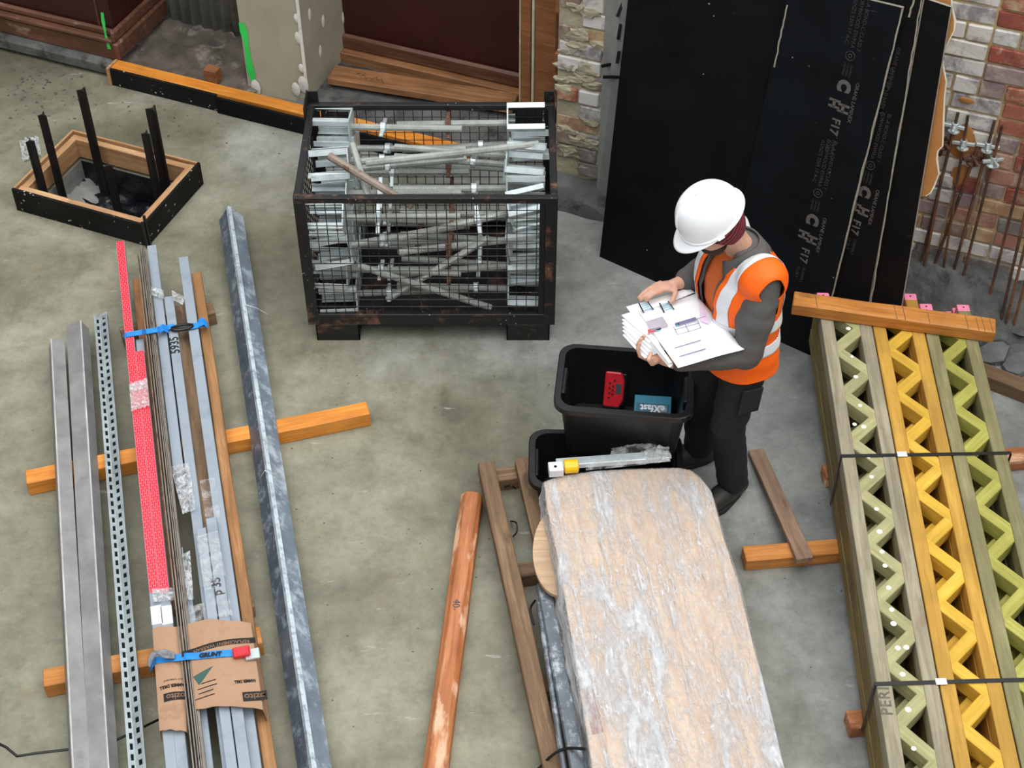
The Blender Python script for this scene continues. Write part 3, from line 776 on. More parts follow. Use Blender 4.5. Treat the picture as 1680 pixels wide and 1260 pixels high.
# ragged right-hand edge line of P3: uneven pale strip
def ragged(pts, off, parent, wd=.004):
    m = MB(); vs = []
    for i, (px, py) in enumerate(pts):
        p = PP(px+2.2*mnoise.noise((i*1.7, px*.01, 0)), py, off)+pn*.002; e = pe*wd*(.7+.5*abs(mnoise.noise((i*.9, 2, 2))))
        vs += [p-e, p+e]
    n = len(pts); m.add(vs, [(2*i, 2*i+1, 2*i+3, 2*i+2) for i in range(n-1)])
    return m.build('pale_chipped_edge', M_plyedge, parent)
def seg(a, b, n): return [(a[0]+(b[0]-a[0])*i/n, a[1]+(b[1]-a[1])*i/n) for i in range(n+1)]
P4 = sheet('form_ply_sheet', M_ply, [(1395, 600), (1458, 628), ex((1458, 628), (1560, 12), 1.0), ex((1395, 600), (1500, -8), 1.0)], .044, .017, 'narrow black form ply sheet at the right end of the stack')
ragged(seg((1512, 0), (1428, 500), 34), .022, P3, .0045)
ragged(seg((1500, 0), (1491, 28), 4), .022, P3, .006)
ragged(seg((1292, 8), (1270, 110), 12), 0, P2, .005)
ragged(seg((1481, 14), (1340, 587), 26), 0, P2, .005); ragged(seg((1425, -2), (1481, 13), 6), 0, P2, .005)
# torn hardboard sheet behind
tb = [(1440, 640), (1452, 600), (1504, 312)]; 
tpts = [(1519, 322), (1527, 317), (1533, 307), (1537, 296), (1541, 286), (1538, 262), (1539, 248), (1547, 240), (1549, 200), (1550, 160), (1553, 134), (1548, 110), (1546, 92), (1556, 70), (1566, 50), (1568, 34), (1562, 12), (1562, -10)]
base = [(1460, 330)]
cpts = [(1440, 300), (1500, 322)]+tpts+[(1420, -40)]
m = MB(); F_ = [PP(*p, .07) for p in cpts]; B_ = [p-pn*.006 for p in F_]; k = len(F_)
m.add(F_, [tuple(range(k))]); m.add(B_, [tuple(reversed(range(k)))]); m.cur = 1
for i in range(k): j = (i+1) % k; m.add([F_[i], B_[i], B_[j], F_[j]], [(0,1,2,3)])
M = Matrix((pe, pup, pn)).transposed().to_4x4(); M.translation = F_[0]
hb = tag(m.build('hardboard_sheet', [M_tan, M_torn], None, M), 'torn tan hardboard sheet peeping out behind the black ply', 'sheet')
m = MB(); vs = []
for i, p in enumerate(tpts): q = PP(*p, .07)+pn*.001; e = pe*(.004+.006*abs(mnoise.noise((i*2.3, 0, 0)))); vs += [q-e, q+e*.3]
m.add(vs, [(2*i, 2*i+1, 2*i+3, 2*i+2) for i in range(len(tpts)-1)]).build('torn_edge', M_torn, hb)
# stamps printed on the sheets, read from the top downwards
def stamp(parent, cx, cy, off, mat=M_print, k=1.0, mat2=M_printdim):
    """centre pixel of the big initials"""
    c = PP(cx, cy, off)+pn*.0012
    r = -pup; u = pe                        # text runs down the sheet
    lettering('C', .080*k, c+pup*.085*k, r, u, mat, parent, bold=.006*k)
    m = MB()                               # the interlocked HH mark
    for dy in (-.030, -.006, .006, .030):
        pass
    for sx_, e_ in ((-.026, 0), (.020, .010)):
        for dx in (-.018, .014):
            q = c - pup*(.012*k) + pe*(sx_*k) + pup*(dx*k)
            m.obox(q-pe*(.026*k)-pup*e_*k, q+pe*(.03*k)-pup*e_*k, .012*k, .0006, pn)
        q = c - pup*(.014*k) + pe*(sx_*k); m.obox(q-pup*(.02+e_)*k, q+pup*(.018-e_)*k, .014*k, .0006, pn)
    m.build('double_h_mark', mat, parent)
    lettering('F17', .058*k, c-pup*.125*k, r, u, mat, parent, bold=.0015)
    lettering('FORMPLY', .022*k, c-pup*.24*k+pe*.012, r, u, mat2, parent); lettering('17-28-7', .022*k, c-pup*.23*k-pe*.016, r, u, mat2, parent)
    lettering('ORANE LAMINEX', .026*k, c+pup*.02*k+pe*.062, r, u, mat, parent)
    for q_, t_ in ((.03, 'BL-A BOND-C-CLASS 7'), (.0, 'FORMWOOD EWPAA'), (-.03, 'AS/NZS 2269 17 A-C')):
        lettering(t_, .026*k, c+pup*.40*k+pe*(q_), r, u, mat2, parent)
    m = MB(); q = c+pup*.235*k
    m.tube([q+(pe*math.cos(a)+pup*math.sin(a))*.022*k for a in [i*math.pi/8 for i in range(16)]], .0022, 4, closed=True)
    m.tube([q+(pe*math.cos(a)+pup*math.sin(a))*.009*k for a in [i*math.pi/3 for i in range(6)]], .002, 4, closed=True)
    m.build('round_mark', mat2, parent)
    for q_ in (-.016, 0, .016): lettering('CERTIFIED', .014*k, c+pup*.165*k+pe*q_, r, u, mat2, parent)
stamp(P2, 1378, 168, 0); stamp(P2, 1327, 384, 0); stamp(P3, 1412, 338, .022, M_print, .95)
lettering('ORANE LAMINEX', .026, PP(1466, 112, .022)+pn*.0012, -pup, pe, M_printdim, P3); lettering('F17 FORMPLY', .04, PP(1452, 150, .022)+pn*.0012, -pup, pe, M_printdim, P3)

# ------------------------------------------------------------------ rusty tie rods with wing nuts
M_rod = rusty('rusty_rod', srgb(74,56,46), .5, srgb(118,78,52))
def rod_mesh(L, r=.0085):
    m = MB(); k = max(2, int(L/.012)); m.tube([(i*L/k, 0, 0) for i in range(k+1)], [r*(1.0 if i % 2 else .86) for i in range(k+1)], 6); return m.mesh('rod')
def tie_rod(bp, tp, label, nut=None, nutmat=None, bz=0.0, td=-.02):
    B_ = at(*bp, bz); T_ = at_plane(*tp, W(0, td), WN)
    t = thing('tie_rod', B_, label, 'rod', 'rusty rods leaning on the brick wall')
    obj('threaded_rod', rod_mesh((T_-B_).length), t, frame(B_, T_), M_rod)
    if nut:
        L = (T_-B_); d = L.normalized(); c = B_+L*nut; Fm = frame(c, T_)
        Mx = Fm @ Matrix.Rotation(math.pi/2, 4, 'Y'); m = MB()
        m.lathe([(.009, -.03), (.030, -.03), (.030, -.022), (.019, -.018), (.017, .02), (.009, .02)], 10, Mx)
        for a_ in (0, math.pi/2, math.pi, 3*math.pi/2):
            u = Mx.to_3x3() @ V(math.cos(a_+.4), math.sin(a_+.4), 0); m.obox(c+u*.012, c+u*.055, .014, .018, d)
        m.build('wing_nut', nutmat, t, bevel=.002)
    return t
tie_rod((1500, 474), (1572, 185), 'rusty rod nearest the ply with a zinc wing nut near its top', .93, M_galv)
tie_rod((1487, 425), (1552, 225), 'short rusty rod with a rusted nut, touching the ply edge', .96, M_rustnut)
tie_rod((1508, 482), (1545, 290), 'thin rusty rod without a nut behind the crossing rods', None)
tie_rod((1540, 488), (1588, 190), 'rusty rod with a zinc wing nut just right of the hardboard', .86, M_galv)
tie_rod((1517, 478), (1605, 240), 'rusty rod sloping across, with a rusted wing nut', .92, M_rustnut)
tie_rod((1552, 490), (1632, 198), 'long rusty rod of the right-hand pair with a zinc wing nut', .87, M_galv)
tie_rod((1568, 500), (1644, 206), 'rusty rod beside it, its zinc wing nut a little lower', .82, M_galv)
tie_rod((1612, 530), (1700, 190), 'lone bare rusty rod between the two bunches', None)
tie_rod((1636, 552), (1716, 200), 'left bare rusty rod of the bunch at the frame edge', None)
tie_rod((1644, 556), (1726, 222), 'middle bare rusty rod of the bunch at the frame edge', None)
tie_rod((1656, 560), (1745, 225), 'right bare rusty rod of the bunch at the frame edge', None)
# slate rubble by the wall foot
M_slate = plain('slate_rubble', srgb(96,98,98), .8, var=.35, vscale=9, bumps=.4)
slabs = [(1600, 540, .10, 'flat grey slate flake under the bare rod'), (1648, 575, .13, 'pointed slate flake beside the orange timber end'), (1625, 590, .10, 'small slate flake closest to the girder chord'),
         (1672, 555, .12, 'upright slate flake at the frame edge'), (1668, 605, .11, 'low slate flake above the brown timber'), (1560, 500, .09, 'grey slate flake below the paired rods'),
         (1525, 490, .08, 'dark slate flake near the ply foot'), (1690, 585, .13, 'broad slate flake cut by the frame edge')]
for k, (px, py, r, lb) in enumerate(slabs):
    p = at(px, py); n_ = 7; m = MB(); tilt_ = Matrix.Rotation(jit(.5), 4, 'X') @ Matrix.Rotation(jit(.4), 4, 'Y') @ Matrix.Rotation(random.uniform(0, 6), 4, 'Z')
    ring = [(math.cos(2*math.pi*i/n_)*r*random.uniform(.6, 1.1), math.sin(2*math.pi*i/n_)*r*random.uniform(.45, .8)) for i in range(n_)]
    vs_ = [tilt_ @ V(x, y, -.012) for x, y in ring]+[tilt_ @ V(x*.92, y*.92, .014) for x, y in ring]; dz = -min(v.z for v in vs_)
    vs_ = [p+v+V(0, 0, dz) for v in vs_]
    m.add(vs_, [tuple(reversed(range(n_))), tuple(range(n_, 2*n_))]+[(i, (i+1) % n_, n_+(i+1) % n_, n_+i) for i in range(n_)])
    tag(m.build('slate_piece', M_slate), lb, 'stone', 'slate rubble at the wall foot')
o = beam('timber_bearer', at(1600, 610, .04), at(1760, 672, .04), .09, .08, M_brown, nx=6, rough=.006); tag(o, 'brown timber poking out right of the girder stack', 'timber')
# crumpled clear film by the pit
M_film = None
# ------------------------------------------------------------------ clear film, paints
def film(name, lo=.08, hi=.65, scale=9, tint=(.93,.95,.97), stretch=(1,1,1), rot=0.0):
    m, nt, b = new_mat(name); vec = coords(nt, stretch, rot=(0, 0, rot)); n = noise(nt, vec, scale, 6, .6, 1.5); n2 = noise(nt, vec, scale*3.2, 6, .7, .6)
    nt.links.new(ramp(nt, n, [(.42, S(lo)), (.52, S((lo+hi)*.45)), (.66, S(hi))]), b.inputs['Alpha'])
    b.inputs['Base Color'].default_value = c4(tint); b.inputs['Roughness'].default_value = .16
    bump(nt, b, n2, .9, .02); return m
M_film = film('cling_film', .05, .42); M_filmwhite = film('crinkled_film', .3, .95, 22)
M_steelgrey = metal('mill_steel', srgb(138,137,136), .45, (srgb(108,106,104), .36, 3), metallic=.3)
M_steeledge = metal('bright_steel_edge', srgb(200,202,202), .4, metallic=.3)
M_strut = metal('zinc_strut', srgb(160,170,172), .4, (srgb(130,140,142), .4, 8), metallic=.35)
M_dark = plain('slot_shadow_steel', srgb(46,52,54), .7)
M_greypaint = plain('grey_primed_steel', srgb(142,152,162), .48, 0, .07, 3, dirt=(srgb(126,136,146), .4, 5))
M_greydark = plain('dark_grey_steel', srgb(70,78,84), .5, .2)
M_flat = metal('mill_flat_bar', srgb(130,122,112), .42, (srgb(86,76,66), .42, 9), metallic=.4)
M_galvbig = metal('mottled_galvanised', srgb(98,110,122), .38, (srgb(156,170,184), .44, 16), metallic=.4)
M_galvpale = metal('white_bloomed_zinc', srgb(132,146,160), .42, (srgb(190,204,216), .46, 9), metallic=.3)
M_galvridge = metal('pale_zinc_ridge', srgb(192,204,212), .5, (srgb(140,152,162), .45, 30), metallic=.2)
def tape_mat():
    m, nt, b = new_mat('red_white_tape'); vec = coords(nt, (30, 70, 1), False)
    v = N(nt, 'ShaderNodeTexBrick'); v.inputs['Color1'].default_value = c4(srgb(208,20,42)); v.inputs['Color2'].default_value = c4(srgb(214,30,52)); v.inputs['Mortar'].default_value = c4(srgb(238,132,142))
    v.inputs['Scale'].default_value = 1.0; v.inputs['Mortar Size'].default_value = .045; v.inputs['Brick Width'].default_value = 1.0; v.inputs['Row Height'].default_value = .62
    nt.links.new(vec, v.inputs['Vector']); nt.links.new(v.outputs['Color'], b.inputs['Base Color']); b.inputs['Roughness'].default_value = .45; return m
M_tape = tape_mat(); M_silver = plain('silver_tape', srgb(214,218,222), .35, .1, .06)
M_blue = plain('blue_webbing', srgb(34,132,214), .6, 0, .14, 30); M_bluedk = plain('dark_blue_webbing', srgb(16,72,150), .6)
M_redp = plain('red_plastic', srgb(206,36,48), .4); M_blackp = plain('black_plastic', srgb(20,20,21), .45)
M_card = plain('brown_cardboard', srgb(166,132,104), .85, 0, .10, 5, dirt=(srgb(144,112,88), .38, 5)); M_ink = plain('black_ink', srgb(28,24,22), .8); M_tealink = plain('green_ink', srgb(52,84,76), .8)

def arc0(pts, n=6):
    out = []; P_ = [pts[0]]+pts+[pts[-1]]
    for i in range(1, len(P_)-2):
        for j in range(n):
            t = j/n; a, b, c, d = P_[i-1], P_[i], P_[i+1], P_[i+2]
            out.append(.5*((2*b)+(c-a)*t+(2*a-5*b+4*c-d)*t*t+(3*b-a-3*c+d)*t**3))
    return out+[pts[-1]]
BD = V(.2337, -.9723, 0).normalized(); BX = V(-BD.y, BD.x, 0)*1.0      # along the bars towards the camera, and to the right
BX = V(0,0,1).cross(BD)
def bar_end(A, py_end, z):
    """point where the bar line from A leaves through image row py_end"""
    t0, t1 = 0.0, 6.0
    for _ in range(40):
        t = (t0+t1)/2; q = A+BD*t; dd = q-CO; zc = dd.y*CT-dd.z*ST; y = 630+FPX*(-dd.y*ST-dd.z*CT)/zc
        if y < py_end: t0 = t
        else: t1 = t
    return A+BD*t0
def bar(name, px, py, ztop, w, h, mat, label, cat='bar', py_end=1400, group=None, prof=None, bevel=.002, parent=None, nx=1, rough=0):
    A = at(px, py, ztop); B = bar_end(A, py_end, ztop); c = V(0, 0, -h/2)
    o = beam(name, A+c, B+c, w, h, mat, parent, bevel=bevel, prof=prof, nx=nx, rough=rough)
    if parent is None: tag(o, label, cat, group)
    return o
# bearers on the slab
def bearer(name, a, b, w, h, mat, label, z0=0.0, **kw):
    A = at(*a, z0+h); B = at(*b, z0+h); c = V(0, 0, -h/2)
    return tag(beam(name, A+c, B+c, w, h, mat, nx=8, rough=.004, bevel=.004, **kw), label, 'timber')
bearer('timber_bearer', (42, 782), (604, 668), .088, .085, M_orange, 'long orange timber bearer crossing under the steel bars and galvanised angle')
bearer('timber_bearer', (70, 1112), (428, 1040), .088, .085, M_orange_dk, 'shorter orange timber bearer under the cardboard wrapped bars')
bearer('timber_bearer', (198, 545), (350, 504), .085, .085, M_brown, 'short brown bearer under the far end of the strapped bars')
bearer('timber_bearer', (330, 1000), (416, 985), .07, .07, M_greybrown, 'stub of a timber bearer just above the cardboard wrap')
# two folded steel angles at the far left
def tent(pts, t=.005):
    """open bent plate from outer profile points"""
    inner = []
    for i, p in enumerate(pts):
        a = V(*pts[max(0, i-1)], 0); b = V(*pts[min(len(pts)-1, i+1)], 0); d = (b-a).normalized(); inner.append((p[0]+d.y*t, p[1]-d.x*t))
    return list(reversed(pts))+inner
def hdir(a, b, z=.14):
    d = at(*b, z)-at(*a, z); d.z = 0; return d.normalized()
AD = V(.262, -.965, 0).normalized()
def angle_iron(px, py, prof, mat, label, z=.085, ridge=None, rmat=None, Dv=AD, L=3.0, t=.005, cat='steel angle', group=None):
    A = at(px, py, z+max(p[1] for p in prof)); A.z = z; B = A+Dv*L; M = frame(A, B)
    th = thing('steel_angle', A, label, cat, group, M=M)
    for i in range(len(prof)-1):
        m = MB(); q = tent([prof[i], prof[i+1]], t); m.prism(q, 0, L); m.build('flange', mat[i] if isinstance(mat, list) else mat, th, M, world=False)
    if ridge is not None:
        m = MB(); y, zz = prof[ridge]; m.tube([(0, y, zz-.001), (L, y, zz-.001)], .0045, 6); m.build('rounded_ridge', rmat, th, M, world=False)
    return th
angle_iron(88, 556, [(-.036,0),(-.012,.062),(.050,.05)], M_steelgrey, 'bare folded steel angle at the far left, the shorter of two', ridge=1, rmat=M_steeledge, Dv=hdir((88, 556), (125, 1260)))
angle_iron(127, 527, [(-.058,.05),(.016,.062),(.046,0)], M_steelgrey, 'bare folded steel angle second from the left, reaching further back', ridge=1, rmat=M_steeledge, L=3.1, Dv=hdir((127, 527), (171, 1260)))
# slotted strut channel
def slotted_strut(px, py, L, z=.085):
    A = at(px, py, z+.045); A.z = z; B = A+hdir((165, 512), (226, 1260))*L; M = frame(A, B)
    th = thing('slotted_channel', A, 'zinc slotted strut channel with rows of square holes', 'channel', M=M)
    def strip(nm, p, q, frac, pitch, hole, mat, off=0):
        m = MB(); p, q = Vector((0, *p)), Vector((0, *q)); d = q-p
        a, b = p+d*frac[0], p+d*frac[1]; X = V(1, 0, 0)
        m.add([p, p+X*L, a+X*L, a], [(0,1,2,3)]); m.add([b, b+X*L, q+X*L, q], [(0,1,2,3)])
        k = int(L/pitch)
        for i in range(k):
            x0 = i*pitch+off; x1 = x0+pitch-hole
            m.add([a+X*x0, a+X*x1, b+X*x1, b+X*x0], [(0,1,2,3)])
        o = m.build(nm, mat, th, M, world=False); md = o.modifiers.new('thickness', 'SOLIDIFY'); md.thickness = .003; return o
    strip('slotted_flange', (-.034, .038), (-.008, .030), (.35, .8), .05, .03, M_strut, .02)
    strip('slotted_face', (-.008, .030), (.030, .045), (.32, .72), .05, .026, M_strut)
    m = MB(); m.box((0,.0285,0), (L,.031,.045)); m.box((0,-.036,0), (L,-.033,.038)); m.build('side_web', M_strut, th, M, world=False)
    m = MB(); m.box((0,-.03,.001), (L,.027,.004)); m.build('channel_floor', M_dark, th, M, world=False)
    return th
slotted_strut(165, 512, 3.0)
M_runner = wood('sandy_runner', srgb(120,78,44), srgb(164,116,70), srgb(192,148,98), .7, (srgb(110,76,48), .34))
# timber runners under and beside the strapped bars
bar('timber_runner', 322, 447, .15, .05, .065, M_runner, 'long brown timber runner along the right edge of the strapped bars', 'timber', bevel=.003, nx=14, rough=.006)
bar('timber_runner', 297, 500, .135, .085, .05, M_brown, 'dark brown plank showing between the grey bars', 'timber', bevel=.003, nx=14, rough=.006)
bar('timber_runner', 226, 456, .135, .055, .05, M_doorplank, 'reddish timber strip beside the taped bars', 'timber', py_end=1000, bevel=.003, nx=10, rough=.005)
# bars with red and white tape
def taped(px, py, w, tape_to, ztop, label, kids):
    A = at(px, py, ztop); B = bar_end(A, 1400, ztop); th = thing('taped_bar', A, label, 'bar', 'bars wrapped in red and white tape', M=frame(A, B))
    c = V(0, 0, -.02); beam('steel_bar', A+c, B+c, w, .04, M_greypaint, th, bevel=.002)
    T = bar_end(A, tape_to, ztop); beam('tape', A+V(0,0,.0006), T+V(0,0,.0006), w*.92, .0022, M_tape, th, bevel=0)
    T2 = bar_end(A, tape_to+22, ztop); T3 = bar_end(A, tape_to+52, ztop); beam('silver_tape', T2, T3, w*1.03, .003, M_silver, th, bevel=0)
    return th
taped(197, 396, .044, 972, .19, 'long grey bar faced with red and white tape to its far end', 0)
taped(229, 576, .044, 972, .19, 'shorter grey bar faced with red and white tape, beside the long one', 0)
bar('steel_bar', 229, 556, .165, .04, .03, M_greypaint, 'narrow grey bar end peeping out above the shorter taped bar')
# thin flat bars on edge
for k in range(6):
    A_px = 232+(k-2.5)*3.0
    bar('flat_bar', A_px+1, 402+[14, 4, 0, 3, 9, 20][k], .236-.002*abs(k-2.5), .0052, .05, M_flat, f'{["leftmost","second","third","fourth","fifth","rightmost"][k]} rusty thin flat bar on edge, counted from the left of the sheaf', group='thin flat bars on edge', bevel=0)
# grey primed bars
GB = [(248.5, 402, .19, .048, 'grey bar beside the thin flat bars, with torn clear film at its end', 770),
      (276.5, 486, .1895, .046, 'grey bar with the number 5935 in black marker', 1400),
      (300.5, 421, .19, .050, 'separate grey bar between the dark plank and the brown runner', 1400),
      (329.5, 866, .2335, .042, 'short grey bar wrapped in film, left of the marked one', 1400),
      (346, 849, .2335, .046, 'short grey bar marked p 35 in black marker', 1400),
      (310, 1004, .19, .048, 'grey bar under the wide cardboard sleeve, left of the dark gap', 1400),
      (293, 898, .185, .034, 'low narrow grey channel beside the thin flat bars', 1400),
      (308, 960, .168, .026, 'low grey bar ending in a dark open mouth under the film', 1400)]
gb = []
for px, py, z, w, lb, pe_ in GB: gb.append(bar('steel_bar', px, py, z, w, .042, M_greypaint, lb, group='grey primed bars', py_end=pe_))
gb_tops = {k: z for k, z in enumerate([g[2] for g in GB])}
def marker(txt, px, py, z, size, parent, rot=0.0, sx=1.0):
    p = at(px, py, z+.0008); r = -BD; return lettering(txt, size, p, r, BX*-1.0 if False else V(0,0,1).cross(r), M_ink, parent, bold=.0012, sx=sx)
marker('5935', 287, 566, .1895, .062, gb[1]); marker('p 35', 356, 962, .2335, .055, gb[4])
# big galvanised angle on its own
gd = (at(515, 1260, .13)-at(376, 340, .13)).normalized(); gd.z = 0
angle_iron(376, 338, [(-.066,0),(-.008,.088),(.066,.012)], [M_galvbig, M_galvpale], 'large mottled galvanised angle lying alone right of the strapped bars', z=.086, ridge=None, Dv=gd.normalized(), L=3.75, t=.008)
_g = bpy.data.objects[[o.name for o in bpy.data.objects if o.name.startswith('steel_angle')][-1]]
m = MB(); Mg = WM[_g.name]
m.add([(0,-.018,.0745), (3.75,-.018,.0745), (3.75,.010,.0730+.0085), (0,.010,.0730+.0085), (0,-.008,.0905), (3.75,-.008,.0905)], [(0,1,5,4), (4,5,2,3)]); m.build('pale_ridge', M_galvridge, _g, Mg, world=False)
for px, py, l_ in ((404, 500, 36), (434, 772, 34)):
    A_ = at(px-8, py+14, .13); B_ = at(px, py, .183); C_ = at(px+l_, py+16, .12)
    t_ = MB().tube([A_, B_, B_.lerp(C_, .5)+V(0,0,.01), C_], .0022, 5).build('tie_wire', M_galv); tag(t_, f'thin tie wire round the galvanised angle, {"far" if py < 600 else "near"} one', 'wire')
# ------------------------------------------------------------------ cardboard sleeves
def sleeve(pxl, pxr, py0, py1, ztop, arch, label, skirt=(.05, .05), nu=30, nv=14):
    """bent card over the bars between two image columns, from row py0 to py1"""
    A = at(pxl[0], py0, ztop); B = at(pxr[0], py0, ztop); C = at(pxl[1], py1, ztop); D_ = at(pxr[1], py1, ztop)
    def height(p):
        v = (p-A).dot(BD)/(C-A).dot(BD); l = A.lerp(C, v); r = B.lerp(D_, v); e = (p-l).dot(BX)/(r-l).dot(BX)
        return ztop+arch*math.sin(math.pi*min(1, max(0, e)))
    def fn(u, v):
        e = u*1.24-.12; l = A.lerp(C, v); r = B.lerp(D_, v); p = l.lerp(r, min(1, max(0, e))); z = arch*math.sin(math.pi*min(1, max(0, e)))
        if e < 0: z = e/.12*skirt[0]; p = p+(l-r)*.03*(-e/.12)
        if e > 1: z = -(e-1)/.12*skirt[1]; p = p+(r-l)*.03*(e-1)/.12
        if v in (0, 1): p = p + BD*(.012*mnoise.noise((u*4, 7+3*(v > .5), pxl[0])))
        return p+V(0, 0, z)
    M = Matrix((BX, -BD, V(0,0,1))).transposed().to_4x4(); M.translation = A
    o = MB().grid(fn, nu, nv).build('cardboard_sleeve', M_card, None, M, thick=.003); return tag(o, label, 'cardboard'), height
def conform(o, height, dz):
    M = WM[o.name]; I = M.inverted()
    for v in o.data.vertices: w = M @ v.co; w.z = height(w)+dz; v.co = I @ w
    o.data.update(); return o
cs1, h1_ = sleeve((250, 262), (300, 306), 1030, 1200, .206, .012, 'narrow cardboard sleeve round the taped bars', skirt=(.07, .012))
cs2, h2_ = sleeve((308, 322), (412, 432), 1022, 1164, .238, .022, 'wide cardboard sleeve round the grey bars', skirt=(.012, .08))
def cprint(txt, px, py, hf, size, parent, mat=M_ink, bold=0.0, sx=1.0, dz=.003):
    r = -BX; z = .22 if hf is h1_ else .255; return conform(lettering(txt, size, at(px, py, z), r, V(0,0,1).cross(r), mat, parent, bold=bold, sx=sx), hf, dz)
def cbox(px, py, hf, w, h, parent, mat=M_ink):
    z = .22 if hf is h1_ else .255; c = at(px, py, z)
    return conform(MB().grid(lambda u, v: c+BX*w*(u-.5)+BD*h*(v-.5), 12, 4).build('printed_panel', mat, parent), hf, .0022)
cbox(288, 1141, h1_, .095, .04, cs1); cprint('ozito', 288, 1141, h1_, .036, cs1, M_card, .001)
cprint('HAMMER DRILL', 284, 1124, h1_, .021, cs1, bold=.001, sx=.75); cprint('750W VARIABLE', 286, 1114, h1_, .012, cs1)
cbox(418, 1140, h2_, .095, .045, cs2); cprint('ozito', 418, 1140, h2_, .040, cs2, M_card, .001)
cprint('HAMMER DRILL', 402, 1117, h2_, .020, cs2, bold=.001, sx=.6)
cbox(358, 1058, h2_, .30, .028, cs2); cprint('REPLACEMENT WARRANTY', 358, 1059, h2_, .022, cs2, M_card, .0005, sx=.92)
for k in range(4): cbox(342-k*2, 1118+k*8, h2_, .06+.02*(k % 2), .005, cs2)
conform(MB().grid(lambda u, v: at(316, 1108, .25)+BX*.085*u*(1-v*.75)+BD*(.05*v-.02*u)+BX*.02*v, 8, 8).build('printed_triangle', M_tealink, cs2), h2_, .0022)
# ------------------------------------------------------------------ blue straps
def strap(name, pts, wd, mat, parent=None, th=.002):
    """flat webbing through world points"""
    m = MB(); n = len(pts); vs = []
    for i, p in enumerate(pts):
        vs += [p-BD*wd/2, p+BD*wd/2]
    m.add(vs, [(2*i, 2*i+1, 2*i+3, 2*i+2) for i in range(n-1)]); return m.build(name, mat, parent, thick=th)
s1 = thing('ratchet_strap', at(205, 552), 'blue strap with a black hook round the far end of the bars', 'strap')
strap('webbing', [at(203, 556, .05), at(204.5, 551, .19), at(208, 549, .197), at(233, 545, .198), at(240, 544, .241), at(258, 541, .243), at(265, 539, .21), at(286, 535, .20)], .036, M_blue, s1)
strap('webbing', [at(313, 536, .20), at(330, 532, .20), at(340, 531, .18), at(343, 536, .06)], .04, M_blue, s1)
strap('loose_tail', [at(326, 530, .205), at(334, 527, .215), at(340, 533, .2)], .055, M_blue, s1); strap('loose_tail', [at(262, 541, .22), at(268, 537, .232), at(276, 541, .21)], .05, M_blue, s1)
m = MB(); c_ = at(299, 537, .205)
m.tube([c_+(BX*math.cos(a)*.05+BD*math.sin(a)*.018) for a in [i*math.pi/6 for i in range(12)]], .008, 6, closed=True); m.obox(c_-BX*.055, c_+BX*.055, .02, .014); m.build('hook', M_blackp, s1, smooth=True)
s2 = thing('ratchet_strap', at(250, 1085), 'blue strap with a red cam buckle round the cardboard sleeves', 'strap')
strap('webbing', [at(246, 1100, .06), at(250, 1090, .19), at(256, 1083, .214), at(278, 1080, .226), at(300, 1078, .236), at(306, 1077, .244), at(324, 1076, .252), at(345, 1074, .264), at(365, 1072, .268), at(390, 1071, .260), at(412, 1071, .248), at(420, 1075, .22), at(426, 1090, .10)], .034, M_blue, s2)
cb = at(345, 1074, .2685); lettering('GRUNT', .027, cb, (at(356, 1073, .272)-at(335, 1075, .264)), -BD, M_ink, s2, bold=.0015)
m = MB(); c_ = at(396, 1070, .272); m.obox(c_-BX*.035, c_+BX*.035, .045, .028, V(0,0,1)); m.build('cam_lever', M_redp, s2, bevel=.006)
m = MB(); c_ = at(410, 1074, .258); m.obox(c_-BX*.02, c_+BX*.04, .05, .014); m.build('buckle_body', M_galv, s2, bevel=.003)
m = MB(); c_ = at(266, 1080, .235)
for k in range(4): m.tube(arc0([c_-BX*.055+BD*(.03-.008*k), c_-BX*.03-BD*(.012+.006*k)+V(0,0,.012), c_+BX*.01-BD*(.02-.010*k)+V(0,0,.02), c_+BX*.05-BD*(.006-.006*k)+V(0,0,.004)]), .006, 5)
tag(m.build('rope_bundle', plain('grey_rope', srgb(120,122,128), .8, var=.4, vscale=60), smooth=True), 'bundle of grey cord tucked under the blue strap', 'cord')
# film scraps on the bars
def film_patch(c0, c1, c2, c3, z, label, mat=M_filmwhite, n=14, amp=.012, seed=0):
    A, B, C, D_ = [at(*c, z) for c in (c0, c1, c2, c3)]
    def fn(u, v):
        p = A.lerp(B, u).lerp(D_.lerp(C, u), v); return p+V(0, 0, .006+amp*abs(mnoise.noise((u*4+seed, v*5, seed)))+amp*.6*mnoise.noise((u*11, v*13, seed)))
    return tag(MB().grid(fn, n, n*2).build('plastic_film', mat), label, 'plastic film', 'scraps of clear film')
film_patch((322, 882), (358, 872), (382, 1012), (342, 1015), .236, 'crinkled clear film over the bar marked p 35', M_film, seed=1)
film_patch((290, 915), (312, 905), (318, 985), (292, 990), .19, 'bunched clear film beside the thin flat bars', seed=2)
film_patch((280, 768), (310, 760), (322, 838), (300, 845), .195, 'clear film tube end over the middle grey bars', seed=3)
film_patch((212, 632), (242, 622), (246, 668), (216, 676), .195, 'torn clear film over the red taped bars', seed=4)
film_patch((300, 1000), (336, 990), (344, 1040), (302, 1050), .2, 'clear film flap above the wide cardboard sleeve', M_film, seed=5)
film_patch((238, 470), (268, 478), (270, 492), (238, 482), .20, 'clear film tie round the far ends of the grey bars', seed=6)
film_patch((282, 478), (304, 490), (300, 502), (284, 494), .20, 'loose film tuft between the two grey bars', seed=7)
film_patch((328, 790), (352, 785), (362, 850), (338, 856), .193, 'film shine on the separate grey bar', M_film, seed=8, amp=.003)
film_patch((250, 968), (286, 966), (290, 986), (252, 990), .196, 'film flap at the near end of the red tape', seed=9)
film_patch((33, 235), (64, 226), (68, 258), (38, 268), .0, 'crumpled clear film lying left of the formwork box', seed=10, amp=.05)
